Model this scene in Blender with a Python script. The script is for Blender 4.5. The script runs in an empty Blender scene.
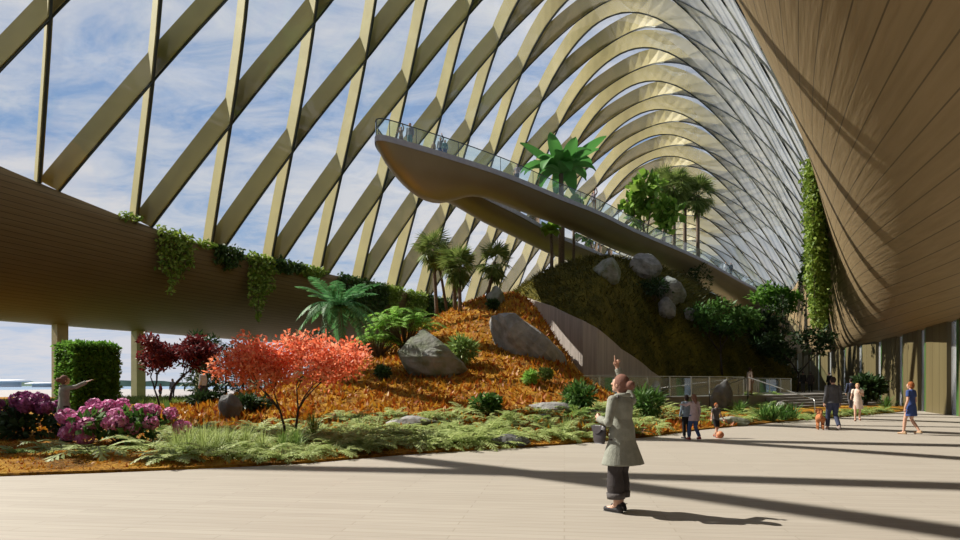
import bpy, math, random
import numpy as np
from mathutils import Vector, Matrix
R = math.radians
random.seed(7); np.random.seed(7)
C = bpy.context.scene.collection
SC = bpy.context.scene
EYE = 1.6; F = 600.0; CX = 480.0; HY = 384.0

# ------------------------------------------------------------------ helpers
def link(o, parent=None):
    C.objects.link(o)
    if parent is not None: o.parent = parent
    return o
def tag(o, label=None, cat=None, group=None, kind=None):
    if label: o['label'] = label
    if cat: o['category'] = cat
    if group: o['group'] = group
    if kind: o['kind'] = kind
    return o
def empty(name, loc, rz=0.0, scale=1.0):
    o = bpy.data.objects.new(name, None); o.empty_display_size = .2
    o.location = loc; o.rotation_euler = (0, 0, rz); o.scale = (scale,)*3
    return link(o)
def copy_tree(o, parent=None):
    c = o.copy(); C.objects.link(c)
    if parent is not None: c.parent = parent
    for ch in list(o.children): copy_tree(ch, c)
    return c

class MB:
    """collects verts/faces and links them as one mesh object"""
    def __init__(s): s.v = []; s.f = []; s.uv = None
    def add(s, vs, fs):
        k = len(s.v); s.v.extend([tuple(p) for p in vs]); s.f.extend([tuple(i+k for i in f) for f in fs])
    def box(s, c, d, rz=0.0):
        x, y, z = d[0]/2, d[1]/2, d[2]/2; ca, sa = math.cos(rz), math.sin(rz)
        vs = []
        for dz in (-z, z):
            for dx, dy in ((-x,-y),(x,-y),(x,y),(-x,y)):
                vs.append((c[0]+dx*ca-dy*sa, c[1]+dx*sa+dy*ca, c[2]+dz))
        s.add(vs, [(3,2,1,0),(4,5,6,7),(0,1,5,4),(1,2,6,5),(2,3,7,6),(3,0,4,7)])
    def prism(s, poly, z0, z1):
        n = len(poly)
        vs = [(p[0],p[1],z0) for p in poly]+[(p[0],p[1],z1) for p in poly]
        s.add(vs, [tuple(range(n-1,-1,-1)), tuple(range(n,2*n))]+[(i,(i+1)%n,n+(i+1)%n,n+i) for i in range(n)])
    def tube(s, pts, rad, n=8, cap=True):
        pts = [Vector(p) for p in pts]; m = len(pts)
        if not hasattr(rad, '__len__'): rad = [rad]*m
        vs = []; up = None
        for i, p in enumerate(pts):
            t = (pts[min(i+1,m-1)]-pts[max(i-1,0)])
            if t.length < 1e-9: t = Vector((0,0,1))
            t.normalize()
            if up is None:
                up = Vector((0,0,1)) if abs(t.z) < .9 else Vector((1,0,0))
            x = up - t*up.dot(t)
            if x.length < 1e-6: x = t.orthogonal()
            x.normalize(); y = t.cross(x); up = x
            for k in range(n):
                a = 2*math.pi*k/n
                vs.append(p + (x*math.cos(a)+y*math.sin(a))*rad[i])
        fs = [(i*n+k, i*n+(k+1)%n, (i+1)*n+(k+1)%n, (i+1)*n+k) for i in range(m-1) for k in range(n)]
        if cap: fs += [tuple(range(n-1,-1,-1)), tuple((m-1)*n+k for k in range(n))]
        s.add(vs, fs)
    def ell(s, c, r, nu=14, nv=10, M=None):
        vs = []; fs = []
        for j in range(nv+1):
            th = math.pi*j/nv
            for i in range(nu):
                ph = 2*math.pi*i/nu
                p = Vector((r[0]*math.sin(th)*math.cos(ph), r[1]*math.sin(th)*math.sin(ph), r[2]*math.cos(th)))
                if M is not None: p = M @ p
                vs.append((c[0]+p.x, c[1]+p.y, c[2]+p.z))
        for j in range(nv):
            for i in range(nu):
                fs.append((j*nu+i, (j+1)*nu+i, (j+1)*nu+(i+1)%nu, j*nu+(i+1)%nu))
        s.add(vs, fs)
    def grid(s, P, nu, nv, close=False):
        """P(i,j) -> point, quads over the grid"""
        vs = [P(i,j) for i in range(nu+1) for j in range(nv+1)]
        fs = [(i*(nv+1)+j, (i+1)*(nv+1)+j, (i+1)*(nv+1)+j+1, i*(nv+1)+j+1) for i in range(nu) for j in range(nv)]
        s.add(vs, fs)
    def build(s, name, mat, parent=None, smooth=False, uv=None):
        me = bpy.data.meshes.new(name); me.from_pydata(s.v, [], s.f); me.update()
        if smooth: me.polygons.foreach_set('use_smooth', [True]*len(me.polygons))
        if mat: me.materials.append(mat)
        if uv is not None:
            L = me.uv_layers.new(name='UVMap'); idx = np.empty(len(me.loops), dtype=np.int32)
            me.loops.foreach_get('vertex_index', idx)
            L.data.foreach_set('uv', np.asarray(uv, dtype=np.float32)[idx].ravel())
        o = bpy.data.objects.new(name, me); return link(o, parent)

# ------------------------------------------------------------------ materials
def nt(name):
    m = bpy.data.materials.new(name); m.use_nodes = True
    t = m.node_tree; t.nodes.clear()
    out = t.nodes.new('ShaderNodeOutputMaterial')
    return m, t, out
def N(t, kind, **kw):
    n = t.nodes.new(kind)
    for k, v in kw.items():
        if k in n.inputs: n.inputs[k].default_value = v
        else: setattr(n, k, v)
    return n
def ramp(t, fac, stops):
    r = t.nodes.new('ShaderNodeValToRGB'); el = r.color_ramp.elements
    while len(el) < len(stops): el.new(.5)
    for e, (p, c) in zip(el, stops): e.position = p; e.color = (*c, 1) if len(c) == 3 else c
    t.links.new(fac, r.inputs[0]); return r.outputs[0]
def pmat(name, c1, c2=None, scale=4.0, rough=.6, metal=0.0, bump=0.0, bscale=None, coord='Object', stretch=(1,1,1), spec=.5, detail=4.0, coat=0.0):
    m, t, out = nt(name)
    p = N(t, 'ShaderNodeBsdfPrincipled', Roughness=rough, Metallic=metal)
    p.inputs['Specular IOR Level'].default_value = spec
    p.inputs['Coat Weight'].default_value = coat
    tc = N(t, 'ShaderNodeTexCoord'); mp = N(t, 'ShaderNodeMapping'); mp.inputs['Scale'].default_value = stretch
    t.links.new(tc.outputs[coord], mp.inputs[0])
    nz = N(t, 'ShaderNodeTexNoise', Scale=scale, Detail=detail); t.links.new(mp.outputs[0], nz.inputs['Vector'])
    if c2 is None: c2 = tuple(x*.8 for x in c1)
    t.links.new(ramp(t, nz.outputs[0], [(.35, c1), (.65, c2)]), p.inputs['Base Color'])
    if bump:
        nb = N(t, 'ShaderNodeTexNoise', Scale=bscale or scale*4, Detail=5.0); t.links.new(mp.outputs[0], nb.inputs['Vector'])
        b = N(t, 'ShaderNodeBump', Strength=bump, Distance=.05); t.links.new(nb.outputs[0], b.inputs['Height'])
        t.links.new(b.outputs[0], p.inputs['Normal'])
    t.links.new(p.outputs[0], out.inputs[0]); return m
def leafmat(name, c1, c2, c3=None, trans=.35, rough=.55, spec=.3):
    m, t, out = nt(name)
    g = N(t, 'ShaderNodeNewGeometry')
    stops = [(0, c1), (1, c2)] if c3 is None else [(0, c1), (.55, c2), (1, c3)]
    col = ramp(t, g.outputs['Random Per Island'], stops)
    p = N(t, 'ShaderNodeBsdfPrincipled', Roughness=rough); p.inputs['Specular IOR Level'].default_value = spec
    tr = N(t, 'ShaderNodeBsdfTranslucent'); mx = N(t, 'ShaderNodeMixShader'); mx.inputs[0].default_value = trans
    t.links.new(col, p.inputs['Base Color']); t.links.new(col, tr.inputs['Color'])
    t.links.new(p.outputs[0], mx.inputs[1]); t.links.new(tr.outputs[0], mx.inputs[2])
    t.links.new(mx.outputs[0], out.inputs[0]); return m
def glassmat(name, tint, ior=1.5, gloss=1.0, rough=.02, body=0.0, bodycol=(.8,.9,.9), veil=0.0):
    """thin sheet of architectural glass: clear, mirroring at a slant"""
    m, t, out = nt(name)
    tr = N(t, 'ShaderNodeBsdfTransparent'); tr.inputs[0].default_value = (*tint, 1)
    gl = N(t, 'ShaderNodeBsdfGlossy', Roughness=rough); gl.inputs[0].default_value = (gloss,)*3+(1,)
    fr = N(t, 'ShaderNodeFresnel', IOR=ior); mx = N(t, 'ShaderNodeMixShader')
    t.links.new(fr.outputs[0], mx.inputs[0]); t.links.new(tr.outputs[0], mx.inputs[1]); t.links.new(gl.outputs[0], mx.inputs[2])
    last = mx
    if body:
        df = N(t, 'ShaderNodeBsdfDiffuse'); df.inputs[0].default_value = (*bodycol, 1)
        m2 = N(t, 'ShaderNodeMixShader'); m2.inputs[0].default_value = body
        t.links.new(mx.outputs[0], m2.inputs[1]); t.links.new(df.outputs[0], m2.inputs[2]); last = m2
    if veil:      # painted pale haze for slanting reflections: hardly seen face on, milky at a slant
        df = N(t, 'ShaderNodeBsdfDiffuse'); df.inputs[0].default_value = (.92,.92,.92,1); tl = N(t, 'ShaderNodeBsdfTranslucent'); tl.inputs[0].default_value = (.92,.92,.92,1)
        a = N(t, 'ShaderNodeMixShader'); a.inputs[0].default_value = .5; t.links.new(df.outputs[0], a.inputs[1]); t.links.new(tl.outputs[0], a.inputs[2])
        lw = N(t, 'ShaderNodeLayerWeight', Blend=.5); pw = N(t, 'ShaderNodeMath', operation='POWER'); pw.inputs[1].default_value = 4.2
        t.links.new(lw.outputs['Facing'], pw.inputs[0]); ml = N(t, 'ShaderNodeMath', operation='MULTIPLY_ADD'); ml.inputs[1].default_value = veil; ml.inputs[2].default_value = .012
        t.links.new(pw.outputs[0], ml.inputs[0]); m3 = N(t, 'ShaderNodeMixShader'); t.links.new(ml.outputs[0], m3.inputs[0])
        t.links.new(last.outputs[0], m3.inputs[1]); t.links.new(a.outputs[0], m3.inputs[2]); last = m3
    t.links.new(last.outputs[0], out.inputs[0]); return m
def plankmat(name, c1, c2, pitch, line, rough=.6, fine=True):
    """boards running along U, joints every `pitch` metres of V (UV in metres)"""
    m, t, out = nt(name)
    p = N(t, 'ShaderNodeBsdfPrincipled', Roughness=rough); p.inputs['Specular IOR Level'].default_value = .3
    tc = N(t, 'ShaderNodeTexCoord'); sp = N(t, 'ShaderNodeSeparateXYZ'); t.links.new(tc.outputs['UV'], sp.inputs[0])
    d = N(t, 'ShaderNodeMath', operation='DIVIDE'); t.links.new(sp.outputs['Y'], d.inputs[0]); d.inputs[1].default_value = pitch
    fr = N(t, 'ShaderNodeMath', operation='FRACT'); t.links.new(d.outputs[0], fr.inputs[0])
    lt = N(t, 'ShaderNodeMath', operation='LESS_THAN'); t.links.new(fr.outputs[0], lt.inputs[0]); lt.inputs[1].default_value = line
    mp = N(t, 'ShaderNodeMapping'); mp.inputs['Scale'].default_value = (.35, 6, 1); t.links.new(tc.outputs['UV'], mp.inputs[0])
    nz = N(t, 'ShaderNodeTexNoise', Scale=1.0, Detail=5.0); t.links.new(mp.outputs[0], nz.inputs['Vector'])
    col = ramp(t, nz.outputs[0], [(.3, c1), (.7, c2)])
    mx = N(t, 'ShaderNodeMix', data_type='RGBA'); t.links.new(lt.outputs[0], mx.inputs[0]); t.links.new(col, mx.inputs[6])
    mx.inputs[7].default_value = (*[x*.45 for x in c2], 1)
    t.links.new(mx.outputs[2], p.inputs['Base Color'])
    b = N(t, 'ShaderNodeBump', Strength=.5, Distance=.03); t.links.new(nz.outputs[0], b.inputs['Height']); t.links.new(b.outputs[0], p.inputs['Normal'])
    t.links.new(p.outputs[0], out.inputs[0]); return m

M = {}
M['fin'] = pmat('bronze_fin', (.325,.265,.068), (.275,.225,.055), scale=.4, rough=.6)
M['bar'] = pmat('dark_glazing_bar', (.03,.035,.025), rough=.4, metal=.5)
M['glass'] = glassmat('vault_glass', (.95,.975,.97), ior=1.5, veil=1.0)
M['railglass'] = glassmat('rail_glass', (.80,.92,.90), ior=1.5, body=.06, bodycol=(.6,.75,.78))
M['fenceglass'] = glassmat('fence_glass', (.62,.74,.80), ior=2.2, body=.17, bodycol=(.70,.80,.9))
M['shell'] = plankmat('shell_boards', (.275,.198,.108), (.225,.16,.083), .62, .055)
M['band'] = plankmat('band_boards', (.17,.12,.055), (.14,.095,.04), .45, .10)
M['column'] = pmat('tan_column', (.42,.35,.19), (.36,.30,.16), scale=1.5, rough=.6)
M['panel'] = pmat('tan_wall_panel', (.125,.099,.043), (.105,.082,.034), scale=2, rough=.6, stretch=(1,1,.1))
M['joint'] = pmat('panel_joint', (.10,.08,.035), rough=.8)
M['green'] = pmat('green_glass_edge', (.05,.14,.03), (.04,.11,.025), rough=.3)
M['steel'] = pmat('brushed_steel', (.55,.55,.55), (.45,.45,.45), rough=.35, metal=.9)
M['darksteel'] = pmat('dark_rail', (.06,.07,.07), rough=.4, metal=.6)
M['hull'] = pmat('bronze_soffit', (.26,.225,.165), (.23,.195,.14), scale=.3, rough=.38, metal=.35)
M['deck'] = pmat('grey_deck', (.33,.32,.34), (.27,.26,.29), scale=2, rough=.5)
M['skyl'] = pmat('pale_building', (.75,.77,.78), (.65,.68,.7), scale=.05)

# floor: fine pale boards
def floormat():
    m, t, out = nt('pale_floor_boards')
    p = N(t, 'ShaderNodeBsdfPrincipled', Roughness=.55); p.inputs['Specular IOR Level'].default_value = .35
    tc = N(t, 'ShaderNodeTexCoord'); mp = N(t, 'ShaderNodeMapping'); mp.inputs['Rotation'].default_value = (0,0,R(8))
    t.links.new(tc.outputs['Object'], mp.inputs[0])
    br = N(t, 'ShaderNodeTexBrick', Scale=1.0); br.inputs['Brick Width'].default_value = 2.4; br.inputs['Row Height'].default_value = .16
    br.inputs['Mortar Size'].default_value = .008; br.inputs['Color1'].default_value = (.36,.322,.28,1); br.inputs['Color2'].default_value = (.33,.292,.252,1)
    br.inputs['Mortar'].default_value = (.285,.25,.21,1); t.links.new(mp.outputs[0], br.inputs[0])
    mp2 = N(t, 'ShaderNodeMapping'); mp2.inputs['Scale'].default_value = (.5, 9, 1); mp2.inputs['Rotation'].default_value = (0,0,R(8)); t.links.new(tc.outputs['Object'], mp2.inputs[0])
    nz = N(t, 'ShaderNodeTexNoise', Scale=2.0, Detail=6.0); t.links.new(mp2.outputs[0], nz.inputs['Vector'])
    mx = N(t, 'ShaderNodeMix', data_type='RGBA', blend_type='MULTIPLY'); mx.inputs[0].default_value = .5
    t.links.new(br.outputs[0], mx.inputs[6]); t.links.new(ramp(t, nz.outputs[0], [(.3,(.78,.77,.75)),(.7,(1.08,1.08,1.08))]), mx.inputs[7])
    t.links.new(mx.outputs[2], p.inputs['Base Color']); t.links.new(p.outputs[0], out.inputs[0]); return m
M['floor'] = floormat()

# ------------------------------------------------------------------ camera, sun, sky
cam = bpy.data.cameras.new('camera'); co = bpy.data.objects.new('camera', cam); link(co)
co.location = (0,0,EYE); co.rotation_euler = (R(90),0,0); cam.lens = 22.5; cam.sensor_width = 36; cam.shift_y = (HY-270)/960
cam.clip_end = 20000; SC.camera = co
SUND = Vector((-1.74, .70, 1.85)).normalized()
sl = bpy.data.lights.new('sun', 'SUN'); so = bpy.data.objects.new('sun', sl); link(so)
sl.energy = 9.5; sl.angle = R(.3); sl.color = (1, .93, .82)
so.rotation_euler = SUND.to_track_quat('Z','Y').to_euler(); so.location = (-60,30,80)
w = bpy.data.worlds.new('sky'); SC.world = w; w.use_nodes = True; t = w.node_tree; t.nodes.clear()
out = N(t, 'ShaderNodeOutputWorld'); bg = N(t, 'ShaderNodeBackground', Strength=.85)
tc = N(t, 'ShaderNodeTexCoord'); sp = N(t, 'ShaderNodeSeparateXYZ'); t.links.new(tc.outputs['Generated'], sp.inputs[0])
sky = ramp(t, sp.outputs['Z'], [(0,(.62,.72,.86)), (.06,(.50,.64,.86)), (.3,(.26,.43,.74)), (1,(.12,.26,.58))])
# clouds on a flat layer: direction / height
ad = N(t, 'ShaderNodeMath', operation='ADD'); ad.inputs[1].default_value = .14; t.links.new(sp.outputs['Z'], ad.inputs[0])
mxm = N(t, 'ShaderNodeMath', operation='MAXIMUM'); mxm.inputs[1].default_value = .05; t.links.new(ad.outputs[0], mxm.inputs[0])
dv = N(t, 'ShaderNodeVectorMath', operation='DIVIDE'); t.links.new(tc.outputs['Generated'], dv.inputs[0]); t.links.new(mxm.outputs[0], dv.inputs[1])
mp = N(t, 'ShaderNodeMapping'); mp.inputs['Scale'].default_value = (1, 1.6, .3); mp.inputs['Rotation'].default_value = (0,0,R(35)); mp.inputs['Location'].default_value = (.6,.2,0)
t.links.new(dv.outputs[0], mp.inputs[0])
n1 = N(t, 'ShaderNodeTexNoise', Scale=3.4, Detail=9.0, Roughness=.66, Distortion=.5); t.links.new(mp.outputs[0], n1.inputs['Vector'])
n2 = N(t, 'ShaderNodeTexNoise', Scale=.75, Detail=3.0); t.links.new(mp.outputs[0], n2.inputs['Vector'])
am = N(t, 'ShaderNodeMath', operation='ADD'); t.links.new(n1.outputs[0], am.inputs[0]); t.links.new(n2.outputs[0], am.inputs[1])
cov = ramp(t, am.outputs[0], [(.86,(0,0,0)), (1.0,(.75,.75,.75)), (1.0,(.85,)*3)])
hf = N(t, 'ShaderNodeMath', operation='MULTIPLY'); hf.inputs[1].default_value = .5; t.links.new(am.outputs[0], hf.inputs[0])
cov = ramp(t, hf.outputs[0], [(.39,(.05,)*3), (.48,(.55,)*3), (.58,(.97,)*3)])
mx = N(t, 'ShaderNodeMix', data_type='RGBA'); t.links.new(cov, mx.inputs[0]); t.links.new(sky, mx.inputs[6]); mx.inputs[7].default_value = (.80,.80,.85,1)
t.links.new(mx.outputs[2], bg.inputs[0]); t.links.new(bg.outputs[0], out.inputs[0])
SC.view_settings.view_transform = 'Standard'; SC.view_settings.look = 'None'; SC.view_settings.gamma = 1.0
SC.view_settings.exposure = 0.0
SC.cycles.max_bounces = 12; SC.cycles.transparent_max_bounces = 24; SC.cycles.diffuse_bounces = 4
SC.cycles.caustics_reflective = False; SC.cycles.caustics_refractive = False
# ------------------------------------------------------------------ vault geometry (eye-relative heights)
AX = np.array([.471,.882]); NX = np.array([.882,-.471]); L0 = np.array([-34.5,47.0]); S = 7.8
def interp(x, xs, ys): return float(np.interp(x, xs, ys))
def Wd(u): return max(54.4 - 4*((u-45)/45)**2, 14) if u < 45 else max(54.4 - 3.7*((u-45)/50)**2, 20)
def Hh(u): return 35.0 - max(0,u-55)*.15 - max(0,-8-u)*.25
def zL(u): return 13.9 + min(.65*max(0, 2-u/S)**1.5, 3.2)
def VP(u, t):
    p = L0 + AX*u + NX*(Wd(u)*t)
    z = zL(u)*(1-t) + 15*t + Hh(u)*4*t*(1-t)
    return Vector((p[0], p[1], z+EYE))
def VN(u, t):
    d = 1e-3; t0 = min(max(t, .001), .999)
    n = (VP(u+.5,t0)-VP(u-.5,t0)).cross(VP(u,t0+d)-VP(u,t0-d)).normalized()
    m = Vector((*(L0+AX*u+NX*Wd(u)*.5), 0))
    return n if n.dot(VP(u,t0)-m) > 0 else -n
MT = [(0,0),(.1,-1.5),(.17,-3.1),(.21,-4.5),(.25,-6),(.3,-8.3),(.35,-10),(.44,-13),(.51,-15.1),(.56,-16.8),(.62,-18.6),(.7,-20.5),(.78,-21.6),(.85,-22.6),(.92,-24.8),(.966,-25.6),(1,-26.8)]
DT = [(0,1.4),(.04,4),(.075,6.1),(.12,8.3),(.18,11.6),(.28,14.3),(.35,15.1),(.41,15.2),(.5,13.6),(.57,11),(.62,8.9),(.7,4.6),(.75,1.8),(.8,-1.3),(.84,-5),(.9,-12),(.93,-16),(.96,-21),(1,-28.5)]
TG = np.linspace(-.1, 1.1, 241)
def smooth_curve(tab, sig=7):
    xs = np.array([q[0] for q in tab]); ys = np.array([q[1] for q in tab])
    y = np.interp(TG, xs, ys)
    y = np.where(TG < 0, ys[0]+(TG-0)*(ys[1]-ys[0])/(xs[1]-xs[0]), y); y = np.where(TG > 1, ys[-1]+(TG-1)*(ys[-1]-ys[-2])/(xs[-1]-xs[-2]), y)
    k = np.exp(-.5*(np.arange(-20,21)/sig)**2); k /= k.sum()
    yp = np.concatenate([y[0]+(np.arange(-20,0))*(y[1]-y[0]), y, y[-1]+(np.arange(1,21))*(y[-1]-y[-2])])
    return np.convolve(yp, k, 'valid')
MC = smooth_curve(MT); DC = smooth_curve(DT)
def mull_u(i, t): return S*i + float(np.interp(t, TG, MC))
def diag_u(j, t): return S*j + float(np.interp(t, TG, DC))
def smooth01(x): x = min(max(x, 0), 1); return x*x*(3-2*x)
def rib(fu, name, label, kind, nstep=44, depth=2.15, th=.26):
    th = .34 if kind == 'M' else .24; bw = .09 if kind == 'M' else .045
    P = [VP(fu(k/nstep), k/nstep) for k in range(nstep+1)]; Nn = [VN(fu(k/nstep), k/nstep) for k in range(nstep+1)]
    mb = MB(); gb = MB(); vs = []; gs = []
    ch = P[-1]-P[0]; pn = Matrix.Rotation(R(9), 3, 'Z') @ Vector((ch.y, -ch.x, 0)).normalized(); D = []
    for k in range(nstep+1):     # the blades twist slowly from foot to foot
        q = k/nstep; tn = (P[min(k+1,nstep)]-P[max(k-1,0)]).normalized(); n0 = (Nn[k]-tn*Nn[k].dot(tn)).normalized(); bb = tn.cross(n0)
        if kind == 'M':
            an = R(float(np.interp(q, [0,.25,.4,.5,.62], [-15,-15,0,25,30]))); e = tn.cross(pn).normalized(); e = e if e.dot(n0) > 0 else -e; wq = smooth01((q-.6)/.16)
        else:
            an = R(float(np.interp(q, [0,.33,.46,.54,.6], [21,20,40,46,42]))); sv = float(np.interp(q, [.55,.75,1], [0,-.5,-1.0])); e = n0-Vector((AX[0]*sv, AX[1]*sv, 0)); e = (e-tn*e.dot(tn)).normalized(); wq = smooth01((q-.56)/.16)
        D.append(((n0*math.cos(an)+bb*math.sin(an))*(1-wq)+e*wq).normalized())
    Nn = D
    for k in range(nstep+1):
        tn = (P[min(k+1,nstep)]-P[max(k-1,0)]).normalized(); sd = tn.cross(Nn[k]).normalized()
        for (a, b) in ((-.5,0.06),(.5,0.06),(.5,1),(-.5,1)):
            dp = depth if kind == 'M' else float(np.interp(k/nstep, [0,.36,.5,1], [2.05,2.2,2.1,2.0])); vs.append(P[k] + sd*(th*a) + Nn[k]*(b if b < .5 else dp))
        for (a, b) in ((-bw,-.12),(bw,-.12),(bw,.05),(-bw,.05)): gs.append(P[k]+sd*a+Nn[k]*b)
    fs = [(k*4+q, k*4+(q+1)%4, (k+1)*4+(q+1)%4, (k+1)*4+q) for k in range(nstep) for q in range(4)]
    fs += [(3,2,1,0), tuple(nstep*4+q for q in range(4))]
    mb.add(vs, fs); o = mb.build(name, M['fin']); tag(o, label, 'roof rib', 'vault ribs', 'structure')
    gb.add(gs, fs); gb.build('glazing_bar', M['bar'], o)
    return o
for i in range(-5, 23): rib(lambda t, i=i: mull_u(i, t), 'upright_arch_rib', 'bronze fin arch rising almost upright over the glass vault', 'M')
for j in range(-9, 21): rib(lambda t, j=j: diag_u(j, t), 'leaning_arch_rib', 'bronze fin arch leaning diagonally across the glass vault', 'D')
for n, k in enumerate(range(-8, 23)):
    mb = MB(); NT = 22
    mb.grid(lambda i, j: VP(S*(k+i/2), j/NT), 2, NT)
    o = mb.build('window_%d' % (n+1), M['glass'], smooth=True); tag(o, kind='structure')

# ------------------------------------------------------------------ left band (raised soffit) and its columns
US = [-62+4*k for k in range(58)]
def shell_strip(name, inner, outer, m, nv=18, e=1.0, pw=None):
    """quarter-ellipse soffit from outer foot (level tangent) to inner edge (upright tangent); outer back face for thickness"""
    mb = MB(); uv = []
    def pt(i, j, back=False):
        u = US[i]; a = inner(u); b = outer(u); th = j/nv*math.pi/2
        h = Vector((a.x-b.x, a.y-b.y, 0)); f = j/nv; d = b + h*(e*math.sin(th)+(1-e)*f); d.z = b.z + (a.z-b.z)*(e*(1-math.cos(th))+(1-e)*f)
        if pw: d = b + h*f; d.z = b.z + (a.z-b.z)*(.12*f+.88*f**pw)
        if back:
            q = -h.normalized()*(.9*math.sin(th)+.0) ; d = d + q + Vector((0,0,.9*math.cos(th)))
        return d
    V = []; nu = len(US)-1
    for bk in (False, True):
        for i in range(nu+1):
            s = 0; prev = None
            for j in range(nv+1):
                p = pt(i, j, bk); s += (p-prev).length if prev is not None else 0; prev = p
                V.append(p); uv.append((US[i], s))
    n1 = (nu+1)*(nv+1); f = []
    for i in range(nu):
        for j in range(nv):
            a = i*(nv+1)+j; q = (a, a+nv+1, a+nv+2, a+1); f.append(q); f.append(tuple(n1+x for x in reversed(q)))
        a = i*(nv+1)+nv; f.append((a, a+nv+1, n1+a+nv+1, n1+a)); a = i*(nv+1); f.append((a, n1+a, n1+a+nv+1, a+nv+1))
    mb.v = [tuple(p) for p in V]; mb.f = f
    return mb.build(name, m, smooth=True, uv=uv)
def colpt(u, off=10.7): p = L0 + AX*u - NX*off; return p
def Lout(u): p = colpt(u, 11.4); return Vector((p[0], p[1], 7.3))
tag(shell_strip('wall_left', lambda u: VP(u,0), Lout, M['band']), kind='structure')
for k in range(-3, 22):
    # the columns stand every S metres, first one in view at picture x=57
    u = 14.7 + k*S; p = colpt(u)
    mb = MB(); mb.box((p[0], p[1], 3.65), (1.0, 1.0, 7.5), R(62)); mb.box((p[0], p[1], .06), (1.25,1.25,.12), R(62))
    tag(mb.build('column', M['column']), 'square tan column holding up the left soffit', 'column', 'columns under the left soffit', 'structure')

# ------------------------------------------------------------------ right shell, right wall
WPTS = [(-4,-60),(3,-25),(12.0,0),(17.6,14),(25,32.5),(28.3,40),(30.6,46),(34.2,56.5),(38.0,68),(42.7,80),(45.5,91),(46.0,99)]
def toUW(p): d = np.array(p)-L0; return float(d@AX), float(d@NX)
WU = [toUW(p) for p in WPTS]
def wallpt(u, z=4.8):
    w_ = interp(u, [q[0] for q in WU], [q[1] for q in WU]); w_ = w_-max(0,u-83)*1.6
    p = L0+AX*u+NX*w_; return Vector((p[0], p[1], z))
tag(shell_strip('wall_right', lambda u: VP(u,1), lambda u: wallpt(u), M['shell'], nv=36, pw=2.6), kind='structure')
# wall below the shell: tan panels, green glass fins and window slots
WP = [Vector((*q, 0)) for q in WPTS[1:]+[(44.5,107),(40,114),(33,119),(24,122),(12,123)]]
WS = [0]
for a_, b_ in zip(WP[:-1], WP[1:]): WS.append(WS[-1]+(b_-a_).length)
def walk(s):
    return Vector((float(np.interp(s, WS, [p.x for p in WP])), float(np.interp(s, WS, [p.y for p in WP])), 0))
PIT = 5.4; n = 0; s_ = .6
while s_+PIT < WS[-1]:
    a, b, c, d = walk(s_), walk(s_+3.7), walk(s_+4.3), walk(s_+PIT); hh = 4.9 if a.y < 70 else 4.9+min((a.y-70)*.12, 3.5)
    dr = (b-a).normalized(); pr = Vector((-dr.y, dr.x, 0)); ang = math.atan2(dr.y, dr.x)
    mb = MB(); L = (b-a).length
    mid = (a+b)/2; mb.box((mid.x, mid.y, hh/2), (L, .45, hh), ang)
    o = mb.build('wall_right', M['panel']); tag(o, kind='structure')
    for q in (.33, .66):
        jb = MB(); g = a+(b-a)*q+pr*.226; jb.box((g.x, g.y, hh/2), (.02, .012, hh-.05), ang); jb.build('panel_joint', M['joint'], o)
    mb = MB(); g = b+(c-b)*.5; mb.box((g.x, g.y, hh/2), ((c-b).length*.98, .30, hh), ang)
    tag(mb.build('trim_%d' % (n+1), M['green']), kind='structure')
    mb = MB(); g = (c+d)/2; mb.box((g.x, g.y, hh/2), ((d-c).length, .04, hh), ang)
    tag(mb.build('window_%d' % (n+41), M['glass']), kind='structure'); n += 1; s_ += PIT

# ------------------------------------------------------------------ ground, water, skyline
mb = MB(); mb.prism([(-20,-30),(60,-30),(60,70),(28,50),(20,42),(-30,42),(-90,20),(-90,-30)], -.3, 0.0)
tag(mb.build('floor', M['floor']), kind='structure')
M['lawn'] = pmat('lawn', (.10,.17,.035), (.07,.12,.025), scale=3, rough=.9, bump=.6, bscale=30)
mb = MB(); mb.prism([(-160,-40),(60,-40),(90,60),(140,190),(60,230),(-160,130)], -1.2, -.31)
tag(mb.build('terrain', M['lawn']), kind='structure')
M['water'] = pmat('bay_water', (.10,.19,.30), (.13,.23,.34), scale=.2, rough=.25, bump=.25, bscale=.5)
mb = MB(); mb.prism([(-6000,-2000),(6000,-2000),(6000,9000),(-6000,9000)], -3.2, -2.5)
tag(mb.build('water', M['water']), kind='structure')

# ------------------------------------------------------------------ elevated walkway
WZ = 16.5+EYE
PAIRS = [((-6.9,40.0),(-1.2,49.8)),((-4.4,41.4),(-.95,49.6)),((1.6,46.7),(-.2,50.2)),((7,52.7),(3.4,55.9)),((11.5,57.6),(7.5,61.4)),
 ((17.4,65.1),(12.7,69.3)),((28.8,78.6),(23.6,82.5)),((41.2,95.2),(35.5,99)),((51,108),(43,107.5)),((56.5,117),(44.5,109.8)),((48,119),(43,110.3)),
 ((35,109),(37.5,104.6)),((24.5,97),(28,93.6)),((16.8,86),(20,83)),((11.2,76.8),(14,74)),((6.8,69.8),(8.8,66.5)),((2,61.3),(3.9,58)),((-.9,56),(.7,53)),((-4.4,49),(-.95,50.2)),((-6.6,44),(-1.25,50.0))]
PAIRS = [(o, i) if not 2 <= k <= 7 else (o, tuple(np.array(o)+(np.array(i)-np.array(o))*(.95,.8,.74,.72,.78,.85)[k-2])) for k, (o, i) in enumerate(PAIRS)]
def catmull(pts, n):
    out = []; m = len(pts)
    for i in range(m):
        p0,p1,p2,p3 = [np.array(pts[(i+q)%m], float) for q in (-1,0,1,2)]
        for k in range(n):
            s = k/n; out.append(.5*((2*p1)+(-p0+p2)*s+(2*p0-5*p1+4*p2-p3)*s*s+(-p0+3*p1-3*p2+p3)*s**3))
    return out
OC = catmull([p[0] for p in PAIRS], 6); IC = catmull([p[1] for p in PAIRS], 6); NR = len(OC)
ww = empty('elevated_walkway', (0,0,0))
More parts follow.
